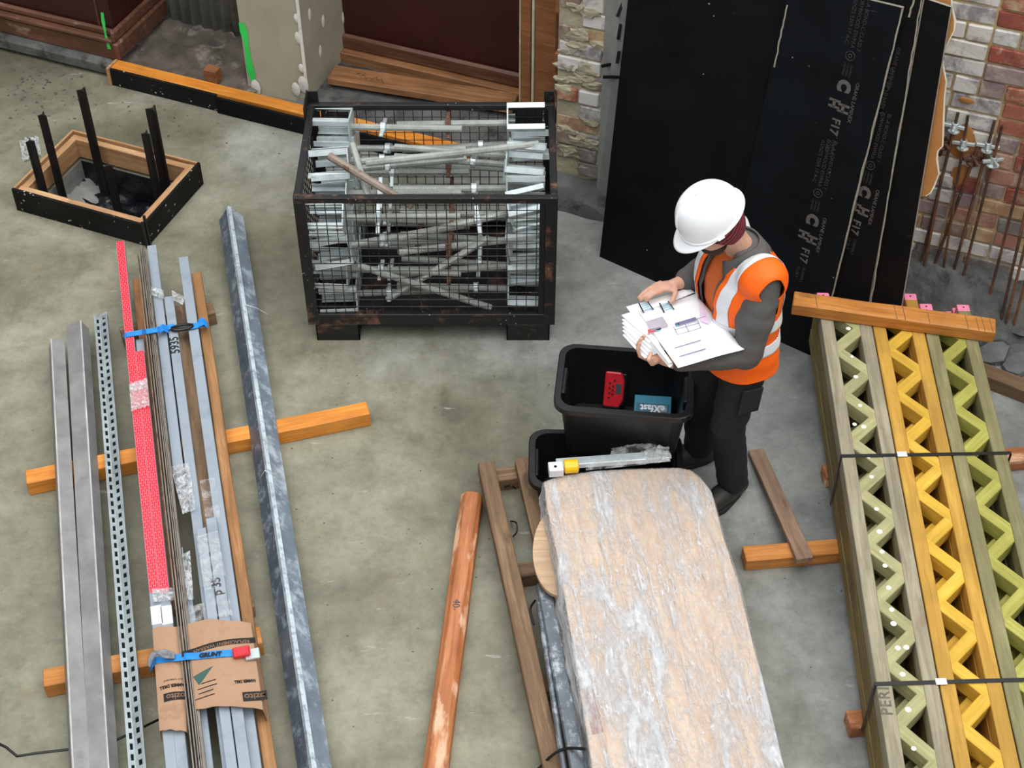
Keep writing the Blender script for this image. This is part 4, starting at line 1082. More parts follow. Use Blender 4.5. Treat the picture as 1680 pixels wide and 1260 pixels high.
o = MB().tube([at(-20, 1212), at(10, 1226), at(28, 1241), at(60, 1236), at(112, 1230), at(190, 1215), at(262, 1180)], .006, 6).build('black_cable', M_blackp, smooth=True); tag(o, 'black cable on the slab crossing below the steel angles', 'cable')
# ------------------------------------------------------------------ lattice timber girders
def girder_wood(name, d, m_, l, stain):
    return wood(name, d, m_, l, .72, stain)
G_grey = girder_wood('weathered_grey_girder', srgb(124,116,94), srgb(160,151,126), srgb(186,178,152), (srgb(130,110,88), .34))
G_greyweb = girder_wood('pale_green_web', srgb(146,142,96), srgb(178,174,124), srgb(198,194,148), (srgb(150,148,118), .35))
G_yel = girder_wood('yellow_chord', srgb(172,124,44), srgb(204,156,62), srgb(224,180,84), (srgb(156,122,62), .32))
G_yelweb = girder_wood('yellow_web', srgb(204,156,40), srgb(228,182,60), srgb(240,202,88), (srgb(190,146,60), .3))
G_olv = girder_wood('olive_chord', srgb(108,104,70), srgb(142,136,94), srgb(166,158,116), (srgb(116,108,82), .34))
G_olvweb = girder_wood('lime_web', srgb(148,146,62), srgb(178,174,82), srgb(196,192,104), (srgb(160,150,84), .3))
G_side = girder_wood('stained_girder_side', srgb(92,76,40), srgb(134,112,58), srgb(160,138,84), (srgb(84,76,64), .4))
M_pink = plain('pink_paint', srgb(238,138,168), .6, 0, .12, 20, dirt=(srgb(206,150,150), .25, 20))
M_dot = plain('white_paint_splash', srgb(232,230,214), .7)
GZ = .40; GDr = V(-.0365, -1, 0).normalized(); GXr = V(0,0,1).cross(GDr)
gA = at(1345, 520, GZ); gO = gA-GDr*.2                     # left edge line of the stack at the top
def girder_proto(cm, wm, Lg=3.3):
    t = thing('lattice_girder', (0,0,0), 'tmp', 'girder')
    for y in (.03, .21):
        M = Matrix.Translation((0, y, 0)); m = MB(); m.box((.045, -.03, -.04), (Lg, .03, .04)); m.build('chord', cm, t, M, bevel=.003, world=False)
        m = MB(); m.box((0, -.03, -.04), (.045, .03, .04)); o = m.build('painted_end', M_pink, t, M, bevel=.003, world=False)
        m = MB(); m.lathe([(0, .0412), (.005, .0412)], 8, Matrix.Translation((.022, 0, 0))); m.build('nail_hole', M_ink, o, M, world=False)
    k = 0; x = .10; me = {}
    while x < Lg-.25:
        a, b = ((x, .052), (x+.148, .188)) if k % 2 == 0 else ((x, .188), (x+.148, .052))
        A, B = Vector((a[0], a[1], -.006)), Vector((b[0], b[1], -.006)); Mx = frame(A, B)
        if 'w' not in me:
            m = MB(); Lw = (B-A).length; m.box((-.03, -.028, -.034), (Lw+.03, .028, .043)); me['w'] = m.mesh('web_strut', bevel=.003); me['w'].materials.append(wm)
        o = bpy.data.objects.new('web_strut', me['w']); link(o, t, Mx)
        x += .148; k += 1
    return t
protoG = [girder_proto(G_grey, G_greyweb), girder_proto(G_yel, G_yelweb), girder_proto(G_olv, G_olvweb)]
endpx = [(478, 0), (480, 1), (492, 2)]; nm3 = ['grey green', 'yellow', 'olive']; pos3 = ['left', 'middle', 'right']
lay3 = ['topmost', 'second from the top', 'third from the top', 'lowest']
topG = None
for lv in range(4):
    for gi in range(3):
        z = GZ-.04-.0805*lv; far = at(1360, [480, 478, 494][gi], GZ)
        base = gO + GXr*(.246*gi+.003)
        s_ = (far-base).dot(GDr) + (-.066*lv+(jit(.008) if lv else 0))
        A = base + GDr*s_; A.z = z
        if lv: A += GXr*jit(.006)
        M = Matrix((GDr, GXr, V(0,0,1))).transposed().to_4x4(); M.translation = A
        lb = f'{nm3[gi]} zigzag web timber girder, {pos3[gi]} column, {lay3[lv]} of the stack'
        if lv == 0:
            t = protoG[gi]; t.matrix_basis = M; WM[t.name] = M; t['label'] = lb; t['group'] = 'stacked lattice girders'
            for c in t.children: WM[c.name] = M @ c.matrix_basis
            if gi == 0: topG = t
        else:
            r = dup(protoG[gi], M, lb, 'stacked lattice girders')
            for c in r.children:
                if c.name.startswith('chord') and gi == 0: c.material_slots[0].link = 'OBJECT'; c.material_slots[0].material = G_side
# paint splashes on the web of the grey girder
mdots = MB()
for px, py in ((1392, 539), (1398, 585), (1404, 618), (1411, 665), (1402, 696), (1417, 700), (1430, 782), (1438, 835), (1443, 872), (1447, 905), (1452, 928), (1458, 964), (1466, 1023), (1473, 1063), (1490, 1164), (1499, 1228), (1425, 750), (1481, 1106), (1463, 1000), (1487, 1062)):
    p = at(px, py, GZ-.0028); r_ = random.uniform(.008, .014); mdots.lathe([(0, .0016), (r_*.8, .0013), (r_, 0)], 8, Matrix.Translation(p))
tag(mdots.build('paint_splash', M_dot, topG), kind='stuff')
M_peri = plain('faded_stencil', srgb(98,94,80), .8, 0, .3, 60)
lettering('PERI', .062, at(1453, 1150, GZ)+V(0,0,.0008), -GDr, V(0,0,1).cross(-GDr), M_peri, topG, bold=.001, spacing=1.15)
# side boards stained: bearers below, straps, timber on top
def gbar(nm, a, b, w, h, mat, label, z0=0.0):
    A, B = at(*a, z0+h), at(*b, z0+h); c = V(0,0,-h/2); return tag(beam(nm, A+c, B+c, w, h, mat, nx=8, rough=.004, bevel=.004), label, 'timber')
gz0 = GZ-.08*4-.003
gbar('timber_bearer', (1221, 908), (1690, 868), .085, .072, M_orange_dk, 'orange timber bearer under the girders that carries the loose brown plank')
gbar('timber_bearer', (1352, 772), (1700, 742), .085, .072, M_redwood, 'reddish bearer under the far half of the girder stack')
gbar('timber_bearer', (1392, 1180), (1720, 1150), .085, .072, M_redwood, 'reddish bearer under the near end of the girder stack')
A_ = at(1302, 488, GZ+.072); B_ = at(1634, 534, GZ+.072); c = V(0,0,-.035)
o = tag(beam('timber_block', A_+c, B_+c, .10, .07, M_orange_dk, nx=10, rough=.005, bevel=.005), 'stout orange timber lying across the far end of the girders', 'timber')
for px in (1338, 1468, 1482, 1522, 1585, 1602, 1612, 1625):
    y_ = 488+(px-1302)*46/332; p = at(px, y_, GZ+.0725); d_ = (B_-A_).normalized(); q = V(0,0,1).cross(d_)
    m = MB(); m.obox(p-q*.048+d_*.012, p+q*.048-d_*.006, .0035, .0014); m.build('saw_cut', M_brown, o)
def gstrap(py_l, pxl, py_r, pxr, label, clip):
    A_ = at(pxl, py_l, GZ+.003); B_ = at(pxr, py_r, GZ+.003); d_ = (B_-A_).normalized(); B_ = A_+d_*.75
    th = thing('steel_band', A_, label, 'strap', 'black bands round the girder stack')
    q = V(0,0,1).cross(d_)*.009; dn = V(0,0,-(GZ-.07)); o_ = -d_*.006
    m = MB(); A2 = A_+o_
    m.add([A_-q+o_, A_+q+o_, B_+q, B_-q, A2-q+dn, A2+q+dn, B_+q+dn, B_-q+dn], [(0,1,2,3), (4,5,1,0), (3,2,6,7)]); m.build('band', M_blackp, th, thick=.0018)
    p = at(*clip, GZ+.006); m = MB(); m.obox(p-d_*.022, p+d_*.022, .03, .004); m.build('clip', M_silver, th, bevel=.001)
gstrap(748, 1382, 743, 1660, 'black band round the far part of the girder stack', (1480, 745))
gstrap(1122, 1438, 1115, 1680, 'black band round the near part of the girder stack', (1544, 1118))
# loose brown plank on the bearer
A_ = at(1240, 737, .03); B_ = at(1321, 916, .105); c = V(0,0,-.016)
tag(beam('loose_plank', A_+c, B_+c, .075, .032, M_greybrown, nx=8, rough=.004), 'dusty brown plank propped on the orange bearer beside the girders', 'plank')

# ------------------------------------------------------------------ red timber post
A_ = at(774, 806, .09); B_ = at(704, 1330, .09); c = V(0,0,-.045)
rp = tag(beam('timber_post', A_+c, B_+c, .10, .09, M_redwood, nx=14, rough=.004, prof=[(-.05,-.045),(.05,-.045),(.05,.025),(.03,.045),(-.026,.045),(-.05,.02)], bevel=.003), 'reddish timber post lying alone on the middle of the slab', 'timber')
dr = (B_-A_).normalized(); lettering('40-', .045, at(748, 992, .0915), dr, V(0,0,1).cross(dr), M_greydark, rp)
# ------------------------------------------------------------------ pallet rails
pd = (at(908, 1260, .13)-at(796, 756, .13)).normalized(); px_ = V(0,0,1).cross(pd)
pal = thing('timber_pallet', at(796, 756), 'old brown timber pallet under the wrapped pack', 'pallet', M=frame(at(796, 756), at(796, 756)+pd))
def prail(px, py, L, w, z1, h, mat, nm='rail', off=0):
    A = at(px, py, z1)+V(0,0,-h/2); return beam(nm, A, A+pd*L, w, h, mat, pal, nx=16, rough=.006, bevel=.004)
prail(797, 757, 2.15, .078, .14, .065, M_brown); prail(856, 750, 2.15, .07, .14, .065, M_brown)
p0 = at(797, 757, .14); 
for off in (.03, .60, 1.2, 1.75):
    A = p0+pd*off+V(0,0,-.1025)-px_*.03; beam('cross_bearer', A, A+px_*(.20 if off < .1 else .88), .08, .075, M_brown, pal, nx=6, rough=.005)
for off in (.46, .78):
    A = p0+pd*0+px_*off+V(0,0,-.0325); beam('rail', A+pd*.55, A+pd*2.0, .075, .065, M_brown, pal, nx=12, rough=.005)
def cordtube(pts, r, label, nm='packing_band'): return tag(MB().tube(pts, r, 6).build(nm, M_blackp, smooth=True), label, 'band')
def arc(pts, n=10):
    out = []; P_ = [pts[0]]+pts+[pts[-1]]
    for i in range(1, len(P_)-2):
        for j in range(n):
            t = j/n; a, b, c, d = P_[i-1], P_[i], P_[i+1], P_[i+2]
            out.append(.5*((2*b)+(c-a)*t+(2*a-5*b+4*c-d)*t*t+(3*b-a-3*c+d)*t**3))
    out.append(pts[-1]); return out
cordtube(arc([at(826, 800, .01), at(838, 797, .06), at(846, 802, .03)]), .004, 'short black band end between the far pallet rails')
cordtube(arc([at(838, 855, .01), at(847, 858, .06), at(848, 872, .05), at(842, 880, .01)]), .004, 'curled black band between the pallet rails')
cordtube(arc([at(878, 985, .12), at(870, 1000, .13), at(876, 1025, .12)]), .005, 'black band loop beside the wrapped channels')
cordtube(arc([at(870, 1275, .01), at(905, 1240, .17), at(930, 1228, .22), at(970, 1230, .30)]), .006, 'long black band curling out below the wrapped pack')

# ------------------------------------------------------------------ film wrapped timber pack
def packwood():
    m, nt, b = new_mat('pale_veneer_board'); vec = coords(nt, (1, 9, 9), False)
    n = noise(nt, vec, 2.4, 8, .68, .8); n2 = noise(nt, coords(nt, (1.4, 14, 14), False, rot=(0,0,.22)), 2.6, 7, .7, .6); n3 = noise(nt, coords(nt, (1, 1, 1), False), 3.2, 5, .6)
    c = ramp(nt, n, [(.3, srgb(196,162,130)), (.5, srgb(214,184,154)), (.7, srgb(228,206,180))])
    c = mix(nt, ramp(nt, n2, [(.60, S(0)), (.68, S(.85))]), c, srgb(150,100,72))
    c = mix(nt, ramp(nt, n3, [(.55, S(0)), (.64, S(.8))]), c, srgb(216,182,138))
    nt.links.new(c, b.inputs['Base Color']); b.inputs['Roughness'].default_value = .6; bump(nt, b, n, .2, .004); return m
M_pack = packwood(); M_barkedge = wood('bark_edge', srgb(150,84,44), srgb(186,112,66), srgb(206,140,94), .7)
PZ = .34
def wrap_film():
    m, nt, b = new_mat('shrink_wrap'); v0 = coords(nt, (1, 1, 1), False); v1 = coords(nt, (.9, 9, 9), False, rot=(0, 0, .25)); v2 = coords(nt, (3.2, 5, 5), False, rot=(0, 0, -.5))
    broad = noise(nt, v0, 3.0, 3, .5, .5); streak = noise(nt, v1, 4.5, 7, .72, 1.2); cr = noise(nt, v2, 7, 8, .75, 2.0)
    a1 = ramp(nt, streak, [(.50, S(0)), (.60, S(.75)), (.66, S(.9))]); a2 = ramp(nt, cr, [(.52, S(0)), (.62, S(.8))]); mask = ramp(nt, broad, [(.38, S(.35)), (.58, S(1))])
    a3 = ramp(nt, noise(nt, coords(nt, (.8, 3.2, 3.2), False, rot=(0, 0, .3)), 2.4, 5, .65, 1.0), [(.48, S(0)), (.66, S(.85))])  # broad whiter patches paint glare into the film's opacity
    a = mix(nt, 1.0, mix(nt, 1.0, a1, a2, 'LIGHTEN'), mask, 'MULTIPLY'); a = mix(nt, 1.0, a, a3, 'LIGHTEN'); a = mix(nt, 1.0, a, (.24, .24, .24), 'ADD')
    nt.links.new(a, b.inputs['Alpha']); b.inputs['Base Color'].default_value = (.95, .96, .98, 1); b.inputs['Roughness'].default_value = .18
    bump(nt, b, cr, 1.0, .02); return m
top = [(893, 792), (918, 781), (1000, 772), (1112, 768), (1132, 772), (1148, 784), (1166, 806), (1174, 832), (1186, 880), (1212, 960), (1236, 1060), (1262, 1160), (1290, 1275), (1308, 1360),
       (988, 1360), (972, 1262), (961, 1190), (950, 1120), (940, 1060), (930, 1000), (920, 940), (908, 880), (898, 835)]
T_ = [at(x, y, PZ) for x, y in top]
kd = (at(1150, 1260, PZ)-at(1030, 800, PZ)).normalized(); PM = frame(at(1030, 800, PZ), at(1030, 800, PZ)+kd)
pk_ = thing('wrapped_pack', at(1030, 800), 'pale veneered boards shrouded in crinkled clear film on the pallet', 'timber pack', M=PM)
m = MB(); n_ = len(T_); Bt = [p-V(0,0,.045) for p in T_]
m.add(T_, [tuple(range(n_))]); m.add(Bt, [tuple(reversed(range(n_)))]); m.cur = 1
for i in range(n_): j = (i+1) % n_; m.add([T_[i], Bt[i], Bt[j], T_[j]], [(0,1,2,3)])
m.build('veneered_board', [M_pack, M_barkedge], pk_, PM)
cen = sum(T_, Vector())/n_
for kk, (sc, z1) in enumerate(((.93, .294), (.90, .25), (.92, .206))):
    m = MB(); Q = [cen+(p-cen)*sc for p in T_]
    for q in Q: q.z = z1
    Q2 = [q-V(0,0,.04) for q in Q]; m.add(Q, [tuple(range(n_))]); m.add(Q2, [tuple(reversed(range(n_)))])
    for i in range(n_): j = (i+1) % n_; m.add([Q[i], Q2[i], Q2[j], Q[j]], [(0,1,2,3)])
    m.build('lower_board', M_barkedge if kk else M_pack, pk_, PM)
# red bark strip showing at the near left edge
m = MB(); a = [at(952, 1085, PZ+.003), at(958, 1120, PZ+.003), at(966, 1175, PZ+.003), at(972, 1205, PZ+.003)]; b2 = [at(956, 1085, PZ+.003), at(972, 1125, PZ+.003), at(984, 1172, PZ+.003), at(990, 1200, PZ+.003)]
m.add(a+b2, [(i, i+1, i+5, i+4) for i in range(3)]); m.build('bark_strip', M_barkedge, pk_, PM)
# film: a draped shell over the top, hanging down the sides
M_wrap = wrap_film()
nu = 110
def ring_pt(t):
    t = t*n_; i = int(t) % n_; f = t-int(t); return T_[i].lerp(T_[(i+1) % n_], f)
def shroud(u, v):
    p = ring_pt(u); out = (p-cen); out.z = 0; o = out.normalized()
    if v <= .62:
        k = v/.62; q = cen+(p-cen)*(k*1.012); z = PZ+.007+.010*abs(mnoise.noise((q.x*7+q.y*3, q.y*2.2-q.x*4, 3)))+.004*mnoise.noise((q.x*19, q.y*19, 1))
        return V(q.x, q.y, z)
    k = (v-.62)/.38
    q = p + o*(.014+.045*k*(.35+.9*abs(mnoise.noise((u*34, k*1.5, 5))))); z = PZ-.015-k*(.13+.10*mnoise.noise((u*9, 0, 8)))+.006*mnoise.noise((u*60, k*4, 2))
    return V(q.x, q.y, z)
MB().grid(shroud, nu, 60, True).build('film_wrap', M_wrap, pk_, PM, smooth=True)
# pale swirl knot left unwrapped
M_plyoff = wood('pale_ply_offcut', srgb(170,138,106), srgb(196,164,130), srgb(214,186,154), .6)
# curved ply offcut under the film on the left
m = MB(); cx_, cy_ = 912, 905; F = []
for i in range(22):
    a = math.pi*.35+i/21*math.pi*1.15; F.append(at(918+44*math.cos(a)*(1 if math.cos(a) < 0 else .3), 905-72*math.sin(a)*-1, .27))
F.append(at(940, 985, .27)); F.append(at(930, 850, .27))
c_ = sum(F, Vector())/len(F); F.sort(key=lambda p: math.atan2(p.y-c_.y, p.x-c_.x)); B2 = [p-V(0,0,.018) for p in F]; kF = len(F)
m.add(F, [tuple(range(kF))]); m.add(B2, [tuple(reversed(range(kF)))]); m.add(F+B2, [(i, kF+i, kF+(i+1) % kF, (i+1) % kF) for i in range(kF)])
tag(m.build('curved_board', M_plyoff), 'round edged ply offcut bulging out left of the wrapped pack', 'board')
# wrapped steel channels left of the pack
M_chan = metal('wrapped_dark_steel', srgb(104,110,116), .28, (srgb(184,192,198), .44, 12), metallic=.35)
for k, (x0, y0, x1, y1, w, z, lb) in enumerate(((892, 955, 962, 1330, .062, .225, 'film wrapped grey steel channel beside the pack'), (884, 985, 936, 1330, .022, .20, 'thin film wrapped steel strip left of the channel'), (918, 975, 985, 1330, .05, .165, 'dark steel length in the gap under the pack'))):
    A, B = at(x0, y0, z), at(x1, y1, z); c = V(0,0,-.02)
    o = tag(beam('steel_channel', A+c, B+c, w, .04, M_chan if k < 2 else M_greydark, bevel=.006), lb, 'channel', 'steel lengths beside the pack')
# zinc hanger with yellow sleeve at the far end of the pack
hg = thing('zinc_hanger', at(930, 775), 'zinc hanger bar with a bright yellow sleeve lying across the pack end', 'bracket')
hz = PZ+.04; hA, hB = at(905, 762, hz), at(1098, 748, hz); hd = (hB-hA).normalized()
m = MB(); m.obox(hA+hd*.02, hB, .045, .03); m.build('channel_bar', M_galv, hg, bevel=.003)
m = MB(); c_ = at(911, 770, hz); m.obox(c_-hd*.03, c_+hd*.035, .055, .045); m.build('end_bracket', M_silver, hg, bevel=.003)
m = MB(); m.lathe([(0,.024), (.007,.024), (.007,.02)], 8, Matrix.Translation(at(911, 771, hz))); m.build('bolt_hole', M_ink, hg)
m = MB(); c_ = at(937, 765, hz+.004); m.tube([c_-hd*.032, c_-hd*.028, c_+hd*.028, c_+hd*.032], [.024, .031, .031, .024], 14); m.build('yellow_sleeve', plain('yellow_plastic', srgb(244,190,20), .35, var=.05), hg, smooth=False, bevel=0)
m = MB(); c_ = at(922, 764, hz+.004); m.tube([c_-hd*.012, c_+hd*.016], .012, 6); m.build('bolt', M_galv, hg)
def crumple(quad, z, label, amp=.05, seed=0, mat=None):
    A, B, C, D_ = [at(*c, z) for c in quad]
    def fn(u, v):
        p = A.lerp(B, u).lerp(D_.lerp(C, u), v); e = math.sin(math.pi*u)*math.sin(math.pi*v)
        return p+V(.02*mnoise.noise((u*6, v*6, seed+1)), 0, .012+amp*e*(.6+.6*abs(mnoise.noise((u*4+seed, v*4, seed))))+amp*.5*mnoise.noise((u*12, v*11, seed))*e)
    return tag(MB().grid(fn, 20, 18).build('plastic_film', mat or M_film), label, 'plastic film', 'scraps of clear film')
crumple([(1048, 765), (1100, 760), (1098, 735), (1055, 742)], PZ+.03, 'silvery crumpled film at the right of the hanger bar', .06, 21, M_filmwhite)
crumple([(960, 775), (1060, 765), (1050, 748), (965, 756)], PZ+.03, 'clear film bunched over the hanger bar', .03, 22)
crumple([(1000, 752), (1085, 748), (1080, 728), (1005, 738)], PZ+.02, 'dark loose film flap inside the lower tub', .04, 23)

# ------------------------------------------------------------------ black plastic tubs
def tub_plastic():
    m, nt, b = new_mat('black_tub_plastic'); vec = coords(nt)
    nt.links.new(ramp(nt, noise(nt, vec, 5), [(.3, srgb(14,14,16)), (.7, srgb(24,24,27))]), b.inputs['Base Color']); b.inputs['Roughness'].default_value = .42
    bump(nt, b, noise(nt, vec, 120, 2), .1, .002); return m
M_tub = tub_plastic()
def rrect(w, d, r, n=5):
    out = []
    for cx, cy, a0 in ((w/2-r, d/2-r, 0), (-w/2+r, d/2-r, 90), (-w/2+r, -d/2+r, 180), (w/2-r, -d/2+r, 270)):
        for i in range(n+1): a = math.radians(a0+90*i/n); out.append((cx+r*math.cos(a), cy+r*math.sin(a)))
    return out
def tub(c, w, d, h, rot, label, rail=.028):
    M = Matrix.Translation(c) @ Matrix.Rotation(rot, 4, 'Z'); t = thing('plastic_tub', c, label, 'tub', 'black plastic tubs', M=M)
    top = rrect(w-.05, d-.05, .06); bot = rrect((w-.05)*.87, (d-.05)*.85, .05); n = len(top); th = .004
    sec = [(bot, .0, 1.0), (bot, .0, 1.0)]
    m = MB(); vs = []
    def ringat(f, z, s=1.0): return [Vector(((b[0]*(1-f)+a[0]*f)*s, (b[1]*(1-f)+a[1]*f)*s, z)) for a, b in zip(top, bot)]
    rings = [ringat(0, 0), ringat(1, h)]; rin = [ringat(1, h, .985), ringat(0, .006, .98)]
    R = rings+rin; vs = [p for r_ in R for p in r_]; fs = []
    for i in range(3): fs += [(i*n+k, i*n+(k+1) % n, (i+1)*n+(k+1) % n, (i+1)*n+k) for k in range(n)]
    fs += [tuple(reversed(range(n))), tuple(range(3*n, 4*n))]; m.add(vs, fs); m.build('body', M_tub, t, M, world=False)
    m = MB(); o1 = rrect(w, d, .075); i1 = top; vs = []
    for z in (h-rail, h): vs += [Vector((p[0], p[1], z-(.0 if z < h else 0))) for p in o1]
    vs += [Vector((p[0]*.985, p[1]*.985, h+.004)) for p in o1]; vs += [Vector((p[0]*.985, p[1]*.985, h+.004)) for p in i1]; vs += [Vector((p[0]*.985, p[1]*.985, h-.01)) for p in i1]
    fs = []
    for i in range(4): fs += [(i*n+k, i*n+(k+1) % n, (i+1)*n+(k+1) % n, (i+1)*n+k) for k in range(n)]
    m.add(vs, fs); m.build('rim', M_tub, t, M, world=False)
    for sx in (-1, 1):
        m = MB(); x = sx*(w/2-.036); m.box((x-.012, -.08, h-.085), (x+.012, .08, h-.02)); m.build('handle_recess', M_blackp, t, M, bevel=.006, world=False)
    m = MB()
    for k in range(-2, 3): m.box((k*w*.15-.004, -(d-.06)*.85/2, .0065), (k*w*.15+.004, (d-.06)*.85/2, .011))
    m.build('floor_ribs', M_tub, t, M, world=False)
    return t
UZ = .27; UH = .33
ua, ub, uc = at(906, 672, UZ+UH), at(1138, 690, UZ+UH), at(912, 562, UZ+UH)
uw = (ub-ua).length; ur = math.atan2((ub-ua).y, (ub-ua).x); ud = (uc-ua).length; ux = (ub-ua).normalized(); uy = V(0,0,1).cross(ux)
uc0 = ua+ux*uw/2+uy*ud/2; uc0.z = UZ
tub(uc0, uw, ud, UH, ur, 'upper black tub holding the red radio, perched on the lower tub')
la = at(868, 704, UZ-.005); lw = .70; lr = -.02; lx = V(math.cos(lr), math.sin(lr), 0); ly = V(0,0,1).cross(lx); ld = .36
lc = la+lx*lw/2-ly*ld/2; lc.z = .0
tub(lc, lw, ld, UZ-.005, lr, 'lower black tub half hidden by the wrapped pack')
# radio
zf = UZ+.014
def tl(px, py, z): return at(px, py, z)
rb = at(1006, 664, zf); rM = Matrix.Translation(rb) @ Matrix.Rotation(ur-.06, 4, 'Z') @ Matrix.Rotation(-.35, 4, 'X')
rb_t = thing('site_radio', rb, 'red and black site radio standing in the upper tub', 'radio', M=rM)
m = MB(); prof_ = [(-.075, .02), (.05, .02), (.075, .05), (.075, .14), (.05, .17), (-.075, .17)]
pts = [(-.045, .012), (.030, .012), (.045, .05), (.045, .15), (.030, .19), (-.045, .19)]
def face(m, pts, y0, y1):
    n = len(pts); vs = [(x, y0, z) for x, z in pts]+[(x, y1, z) for x, z in pts]; m.add(vs, [tuple(range(n)), tuple(reversed(range(n, 2*n)))]+[(i, n+i, n+(i+1) % n, (i+1) % n) for i in range(n)])
face(m, pts, -.055, .03); m.build('body', M_redp, rb_t, rM, bevel=.006, world=False)
m = MB(); m.box((-.04, -.048, 0), (.035, .028, .014)); m.box((-.042, -.05, .188), (.03, .03, .208)); m.box((.03, -.045, .02), (.055, .03, .185)); m.build('bumper', M_blackp, rb_t, rM, bevel=.006, world=False)
m = MB(); m.box((.008, -.0565, .085), (.034, -.0545, .135)); m.build('display', M_greydark, rb_t, rM, world=False)
for x, z in ((-.02, .11), (-.02, .135), (-.02, .085), (-.005, .12), (-.005, .10), (-.005, .08), (-.02, .06), (.0, .15)):
    m = MB(); m.lathe([(0, .003), (.005, .003), (.005, 0)], 8, Matrix.Translation((x, -.055, z)) @ Matrix.Rotation(math.pi/2, 4, 'X')); m.build('button', M_ink, rb_t, rM, world=False)
for px, py, lb in ((1040, 634, 'black charger brick in the upper tub beside the radio'), ):
    c_ = at(px, py, zf); m = MB(); m.obox(c_-ux*.06+V(0,0,.025), c_+ux*.06+V(0,0,.025), .08, .05); o = tag(m.build('charger', M_blackp, bevel=.006), lb, 'charger')
    for k in range(4): m = MB(); m.obox(c_+ux*(-.035+.022*k)-uy*.02+V(0,0,.051), c_+ux*(-.025+.022*k)-uy*.02+V(0,0,.051), .02, .004); m.build('contact_slot', M_galv, o)
M_teal = plain('teal_carton', srgb(22,124,148), .5, var=.06)
bc = at(1071, 672, zf); bx_ = V(math.cos(ur+.02), math.sin(ur+.02), 0); by_ = V(0,0,1).cross(bx_)
n_b = (V(0,0,1)*.80-by_*.60).normalized(); fu = n_b.cross(bx_).normalized(); cB = at(1071, 664, zf+.055)
bl_ = tag(MB().obox(cB-bx_*.085-n_b*.015, cB+bx_*.085-n_b*.015, .085, .03, n_b).build('fastener_box', M_teal, bevel=.002), 'teal carton with white lettering leaning in the upper tub', 'box')
cc = cB-fu*.016+n_b*.0006
m = MB(); m.obox(cc-bx_*.076, cc+bx_*.076, .042, .0008, n_b); m.build('printed_panel', plain('pale_teal_print', srgb(18,92,112), .5), bl_)
m = MB(); m.obox(cc+bx_*.012+n_b*.0006, cc+bx_*.066+n_b*.0006, .030, .0006, n_b); m.build('worn_patch', plain('worn_grey_print', srgb(128,140,144), .6, var=.3, vscale=60), bl_)
lettering('eXfast', .044, cc+n_b*.0014, -bx_, -fu, M_silver, bl_, bold=.0012)
# ------------------------------------------------------------------ the man
PF = V(-.93, -.37, 0).normalized(); PLt = V(-PF.y, PF.x, 0); PRt = V(.97, 4.87, 0)
def PL(f, l, z): return PRt+PF*f+PLt*l+V(0, 0, z)
M_skin = plain('skin', srgb(206,158,134), .5, 0, .08, 12); M_beard = plain('dark_beard', srgb(52,36,28), .9, 0, .4, 90)
M_jacket = plain('charcoal_fleece', srgb(84,82,80), .9, 0, .10, 9, bumps=.2, bscale=90); M_trouser = plain('black_work_trousers', srgb(26,26,28), .85, 0, .2, 8, bumps=.2, bscale=80)
M_boot = plain('dark_boot_leather', srgb(42,40,36), .6, 0, .2, 12); M_sole = plain('boot_sole', srgb(24,23,22), .8)
M_vest = plain('hi_vis_orange', srgb(255,104,18), .55, 0, .05, 6); M_vest.node_tree.nodes['Principled BSDF'].inputs['Specular IOR Level'].default_value = .3
M_refl = plain('silver_reflective_tape', srgb(222,226,230), .35, 0, .05, 14); M_shirt = plain('orange_shirt', srgb(206,100,40), .8, 0, .08, 10)
M_helmet = plain('white_helmet_shell', srgb(244,246,248), .28, 0, .01, 3, coat=.3)
def beanie_mat():
    m, nt, b = new_mat('red_black_knit'); vec = coords(nt, (1, 1, 1), False); w = N(nt, 'ShaderNodeTexWave'); w.inputs['Scale'].default_value = 22; w.inputs['Distortion'].default_value = 2.0; w.inputs['Detail'].default_value = 1
    w.bands_direction = 'DIAGONAL'; nt.links.new(vec, w.inputs['Vector']); nt.links.new(ramp(nt, w.outputs['Fac'], [(.52, srgb(34,30,34)), (.62, srgb(150,36,52))]), b.inputs['Base Color']); b.inputs['Roughness'].default_value = .9; return m
M_beanie = beanie_mat()

def ico(m, M, sub=3):
    bm = bmesh.new(); bmesh.ops.create_icosphere(bm, subdivisions=sub, radius=1.0); bmesh.ops.transform(bm, matrix=M, verts=bm.verts)
    m.add([v.co.copy() for v in bm.verts], [[v.index for v in f.verts] for f in bm.faces]); bm.free(); return m
def ell(m, c, X, Y, Z, rx, ry, rz, sub=3):
    """ellipsoid at c with axes X,Y,Z"""
    M = Matrix((Vector(X).normalized()*rx, Vector(Y).normalized()*ry, Vector(Z).normalized()*rz)).transposed().to_4x4(); M.translation = c; return ico(m, M, sub)
def limb(m, pts, rs, n=14):
    """tapered limb with round ends through points"""
    P_ = [Vector(p) for p in pts]; m.tube(P_, rs, n)
    for p, r in zip(P_, rs): ell(m, p, V(1,0,0), V(0,1,0), V(0,0,1), r, r, r, 2)
    return m
def loft(m, rings, n=28):
    """rings of (z, f-offset, radius forward, radius sideways, l-offset)"""
    vs = []
    for z, fo, rf, rl, lo in rings:
        for k in range(n):
            a = 2*math.pi*k/n; ca, sa = math.cos(a), math.sin(a); e = .82
            vs.append(PL(fo+rf*math.copysign(abs(ca)**e, ca), lo+rl*math.copysign(abs(sa)**e, sa), z))
    R = len(rings); fs = [(i*n+k, i*n+(k+1) % n, (i+1)*n+(k+1) % n, (i+1)*n+k) for i in range(R-1) for k in range(n)]
    fs += [tuple(reversed(range(n))), tuple(range((R-1)*n, R*n))]; return m.add(vs, fs)
